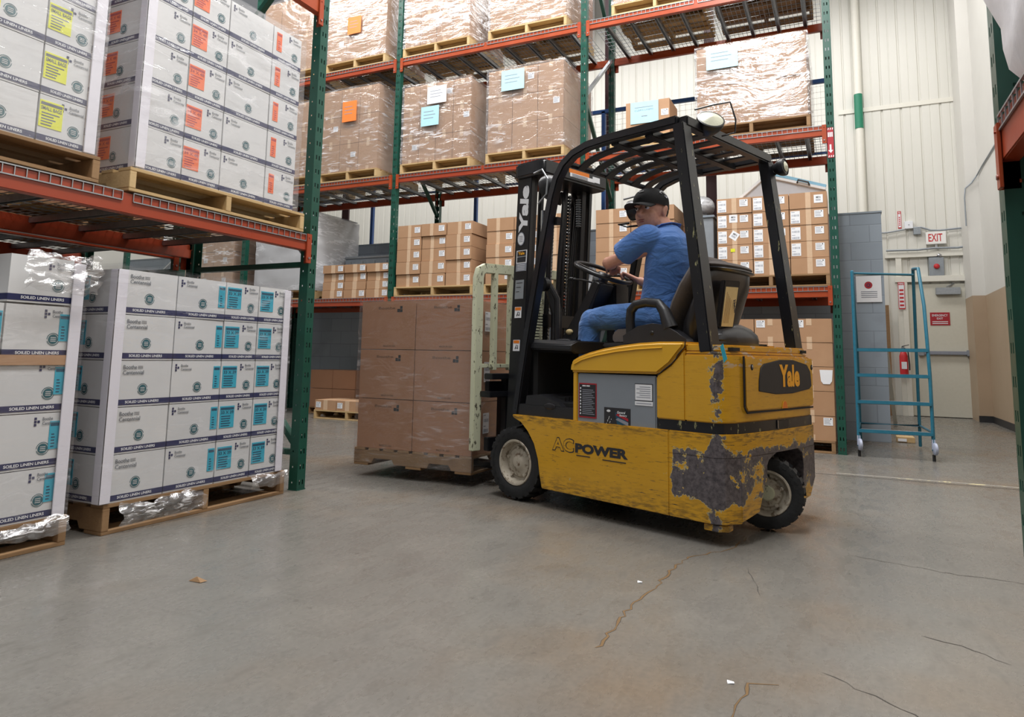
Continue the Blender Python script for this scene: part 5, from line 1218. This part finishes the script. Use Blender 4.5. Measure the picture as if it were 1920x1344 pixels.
# trunk under the clothes and arms
b.loft([(.61,-.54,1.66),(.60,-.54,1.45),(.58,-.54,1.25),(.57,-.54,1.12)],[(.10,.09),(.13,.09),(.12,.09),(.12,.09)],S,14)
def arm(sh,el,wr,palm,fdir,side,up):
    sh,el,wr,palm=map(Vector,(sh,el,wr,palm))
    b.loft([sh,sh.lerp(el,.5),el],[.046,.044,.038],S,12); b.ell(el,(.040,.040,.040),S,12,8)
    b.loft([el,el.lerp(wr,.35),el.lerp(wr,.75),wr],[.038,.041,.031,.026],S,12)
    d=(palm-wr).normalized(); upv=Vector(up).normalized(); ac=d.cross(upv).normalized()
    b.loft([wr-d*.01,wr.lerp(palm,.5),palm,palm+d*.02],[(.026,.020),(.034,.017),(.042,.016),(.040,.014)],S,12,up=upv)
    fd=Vector(fdir).normalized()
    for i,(o_,ln) in enumerate(((-.032,.030),(-.011,.034),(.011,.032),(.031,.026))):
        p0=palm+d*.015+ac*o_; p1=p0+d*ln; p2=p1+(d*.35+fd*.9).normalized()*ln*.8; p3=p2+(fd*.8-d*.6).normalized()*ln*.65
        b.loft([p0,p1,p2,p3],[.0095,.009,.0085,.0075],S,8); b.ell(p3,(.0078,.0078,.0078),S,8,6)
    t0=wr.lerp(palm,.35)+ac*(.026*side); t1=t0+(ac*side*.6+d*.7+fd*.3).normalized()*.036; t2=t1+(d*.5+fd*.8).normalized()*.026
    b.loft([t0,t1,t2],[.013,.011,.009],S,8); b.ell(t2,(.009,.009,.009),S,8,6)
arm((.60,-.37,1.58),(.93,-.35,1.50),(1.005,-.50,1.505),(1.045,-.565,1.500),(.1,0,-1),-1,(.1,0,1))
arm((.60,-.71,1.58),(.80,-.80,1.36),(.95,-.70,1.42),(1.0,-.67,1.45),(.1,0,-1),1,(.1,0,1))
BODY=solid(b,'body',.0052,3)
# face details
for s_ in(-1,1):
    q=MB(); q.ell(hp(.080,.030*s_,.016),(.0125,.0135,.0100),'eye_white',14,10,HR); e_=part(q,'eye',BODY)
    q=MB(); q.ell(hp(.0905,.031*s_,.015),(.003,.0055,.0058),'iris',12,8,HR); part(q,'iris',e_)
    q=MB(); q.loft([hp(.090,.010*s_,.034),hp(.096,.026*s_,.038),hp(.086,.047*s_,.033)],[.0035,.004,.0028],'hair',6); part(q,'eyebrow',BODY)
q=MB(); q.ell(hp(.0945,0,-.0485),(.006,.021,.0042),'lip',14,6,HR); q.ell(hp(.0925,0,-.0580),(.006,.018,.0048),'lip',14,6,HR); part(q,'lips',BODY)
q=MB(); q.ell(hp(-.030,0,.020),(.084,.0795,.088),'hair',24,12,HR,zmin=-.55); part(q,'hair')
# cap
cm='cap_cloth'; q=MB(); vs_=[];n_=28;k_=9
for j in range(k_+1):
    a=math.pi/2*j/k_
    for i in range(n_):
        t=2*math.pi*i/n_; vs_.append(hp(-.004+.114*math.cos(a)**.8*math.cos(t),.090*math.cos(a)**.8*math.sin(t),.052+.082*math.sin(a)))
for i in range(n_): t=2*math.pi*i/n_; vs_.append(hp(-.004+.113*math.cos(t),.089*math.sin(t),.040-.026*(1-math.cos(t))*.5))
fs=[(j*n_+i,j*n_+(i+1)%n_,(j+1)*n_+(i+1)%n_,(j+1)*n_+i) for j in range(k_) for i in range(n_)]+[((k_+1)*n_+i,(k_+1)*n_+(i+1)%n_,(i+1)%n_,i) for i in range(n_)]
q.add(vs_,fs,cm); q.ell(hp(-.006,0,.131),(.008,.008,.004),cm,10,6,HR); CAP=part(q,'cap',smooth=60)
q=MB(); vs_=[];m_=12
for sd in(0,1):
    for j in range(5):
        for i in range(m_+1):
            t=-1.05+2.1*i/m_; r0=.106; ext=.098*j/4*math.cos(t*.82); f=r0*math.cos(t)+ext; l=.084*math.sin(t)*(1+.02*j)
            vs_.append(hp(f,l,.046-.016*(l/.08)**2-.018*(j/4)-.004*sd))
fs=[(s0+j*(m_+1)+i,s0+j*(m_+1)+i+1,s0+(j+1)*(m_+1)+i+1,s0+(j+1)*(m_+1)+i) for s0 in(0,5*(m_+1)) for j in range(4) for i in range(m_)]
e0=5*(m_+1); fs+=[(4*(m_+1)+i,4*(m_+1)+i+1,e0+4*(m_+1)+i+1,e0+4*(m_+1)+i) for i in range(m_)]
q.add(vs_,fs,cm); part(q,'cap_bill',CAP,smooth=60)
q=MB(); 
def cs(t,h,o=.002): a=math.asin(min(1,h)); return hp(-.004+(.114*math.cos(a)**.8+o)*math.cos(t),(.090*math.cos(a)**.8+o)*math.sin(t),.052+(.082+o)*h)
q.loft([cs(R(78),.62),cs(R(86),.66),cs(R(94),.55),cs(R(104),.42),cs(R(114),.18)],[.004,.005,.004,.004,.003],'white_paper',6); q.loft([cs(R(92),.36),cs(R(98),.22),cs(R(102),.32)],.0028,'white_paper',6)
q.loft([cs(R(78),.62),cs(R(74),.54),cs(R(80),.50)],.003,'white_paper',6); q.loft([cs(R(14),.66),cs(R(4),.62),cs(R(-6),.62),cs(R(-14),.68)],.0022,'white_paper',6); part(q,'cap_emblem',CAP,label='white curved emblem')
# shirt
def lerp3(a,b_,t): return tuple(a[i]+(b_[i]-a[i])*t for i in range(3))
b=MB(); C_='shirt_blue'; tw=R(24); fx=Vector((math.cos(tw),math.sin(tw),0)); lx=Vector((-math.sin(tw),math.cos(tw),0))
def ring(b,secs,m,n=28):
    vs_=[]
    for (c,ra,rb,tt) in secs:
        f=Vector((math.cos(tt),math.sin(tt),0)); l=Vector((-math.sin(tt),math.cos(tt),0)); c=Vector(c)
        for j in range(n):
            a=2*math.pi*j/n; e=.82
            ca_=math.copysign(abs(math.cos(a))**e,math.cos(a)); sa=math.copysign(abs(math.sin(a))**e,math.sin(a)); vs_.append(c+f*(ra*ca_)+l*(rb*sa))
    k=len(secs); fs=[(i*n+j,i*n+(j+1)%n,(i+1)*n+(j+1)%n,(i+1)*n+j) for i in range(k-1) for j in range(n)]+[tuple(range(n-1,-1,-1)),tuple((k-1)*n+j for j in range(n))]
    b.add(vs_,fs,m)
ring(b,[((.63,-.54,1.10),.165,.175,0),((.635,-.54,1.18),.168,.175,R(4)),((.62,-.54,1.28),.150,.170,R(10)),((.605,-.54,1.38),.145,.185,R(16)),((.590,-.54,1.47),.152,.210,R(20)),((.585,-.54,1.55),.148,.222,R(24)),((.588,-.54,1.62),.128,.215,R(26)),((.600,-.54,1.67),.100,.165,R(26)),((.612,-.535,1.705),.082,.092,R(26)),((.625,-.53,1.725),.076,.078,R(26))],C_)
# sleeves
b.ell((.635,-.350,1.625),(.100,.085,.088),C_,18,12); b.loft([(.60,-.37,1.625),(.67,-.335,1.615),(.74,-.325,1.575),(.805,-.33,1.54)],[(.086,.082),(.084,.080),(.078,.078),(.077,.080)],C_,18)
b.ell((.545,-.725,1.575),(.080,.070,.075),C_,18,12); b.loft([(.56,-.71,1.60),(.62,-.745,1.54),(.69,-.775,1.47)],[.074,.070,.064],C_,16)
# folds as real ridges
SH=solid(b,'shirt',.0075,5,fac=.5)
b=MB(); b.loft([(.565,-.50,1.735),(.60,-.455,1.725),(.66,-.450,1.695),(.70,-.48,1.665)],[(.028,.005)]*4,C_,8,up=(0,0,1)); b.loft([(.565,-.50,1.735),(.555,-.56,1.735),(.60,-.61,1.725),(.67,-.62,1.69)],[(.028,.005)]*4,C_,8); b.build if 0 else part(b,'collar',SH,smooth=60)
# trousers
b=MB(); T_='trouser_blue'
ring(b,[((.60,-.54,1.085),.150,.175,0),((.60,-.54,1.13),.165,.185,0),((.61,-.54,1.20),.160,.175,0)],T_)
for y0,y1,kx,ky in((-.455,-.385,1.105,1.150),(-.625,-.70,1.09,1.145)):
    b.loft([(.62,y0,1.155),(.78,(y0+y1)/2,1.158),(.95,y1,1.155),(1.06,y1,1.145)],[(.085,.088),(.088,.088),(.080,.082),(.072,.074)],T_,18)
    b.ell((kx-.01,y1,1.135),(.078,.070,.080),T_,16,10)
    b.loft([(kx,y1,1.12),(kx+.012,y1,1.0),(kx+.005,y1,.86),(kx,y1,.74)],[(.072,.078),(.070,.074),(.066,.070),(.070,.078)],T_,16)
solid(b,'trousers',.0085,5,fac=.5)
for y1 in(-.385,-.70):
    b=MB(); b.loft([(1.06,y1,.665),(1.12,y1,.668),(1.22,y1,.660),(1.28,y1,.650)],[(.042,.038),(.048,.042),(.048,.030),(.035,.022)],'shoe',14); part(b,'shoe',smooth=60)
b=MB(); c0=Vector((.985,-.462,1.504)); b.loft([c0,c0+Vector((.010,-.020,0))],[.0325,.0325],'black_plastic',20); part(b,'wrist_watch',smooth=60)
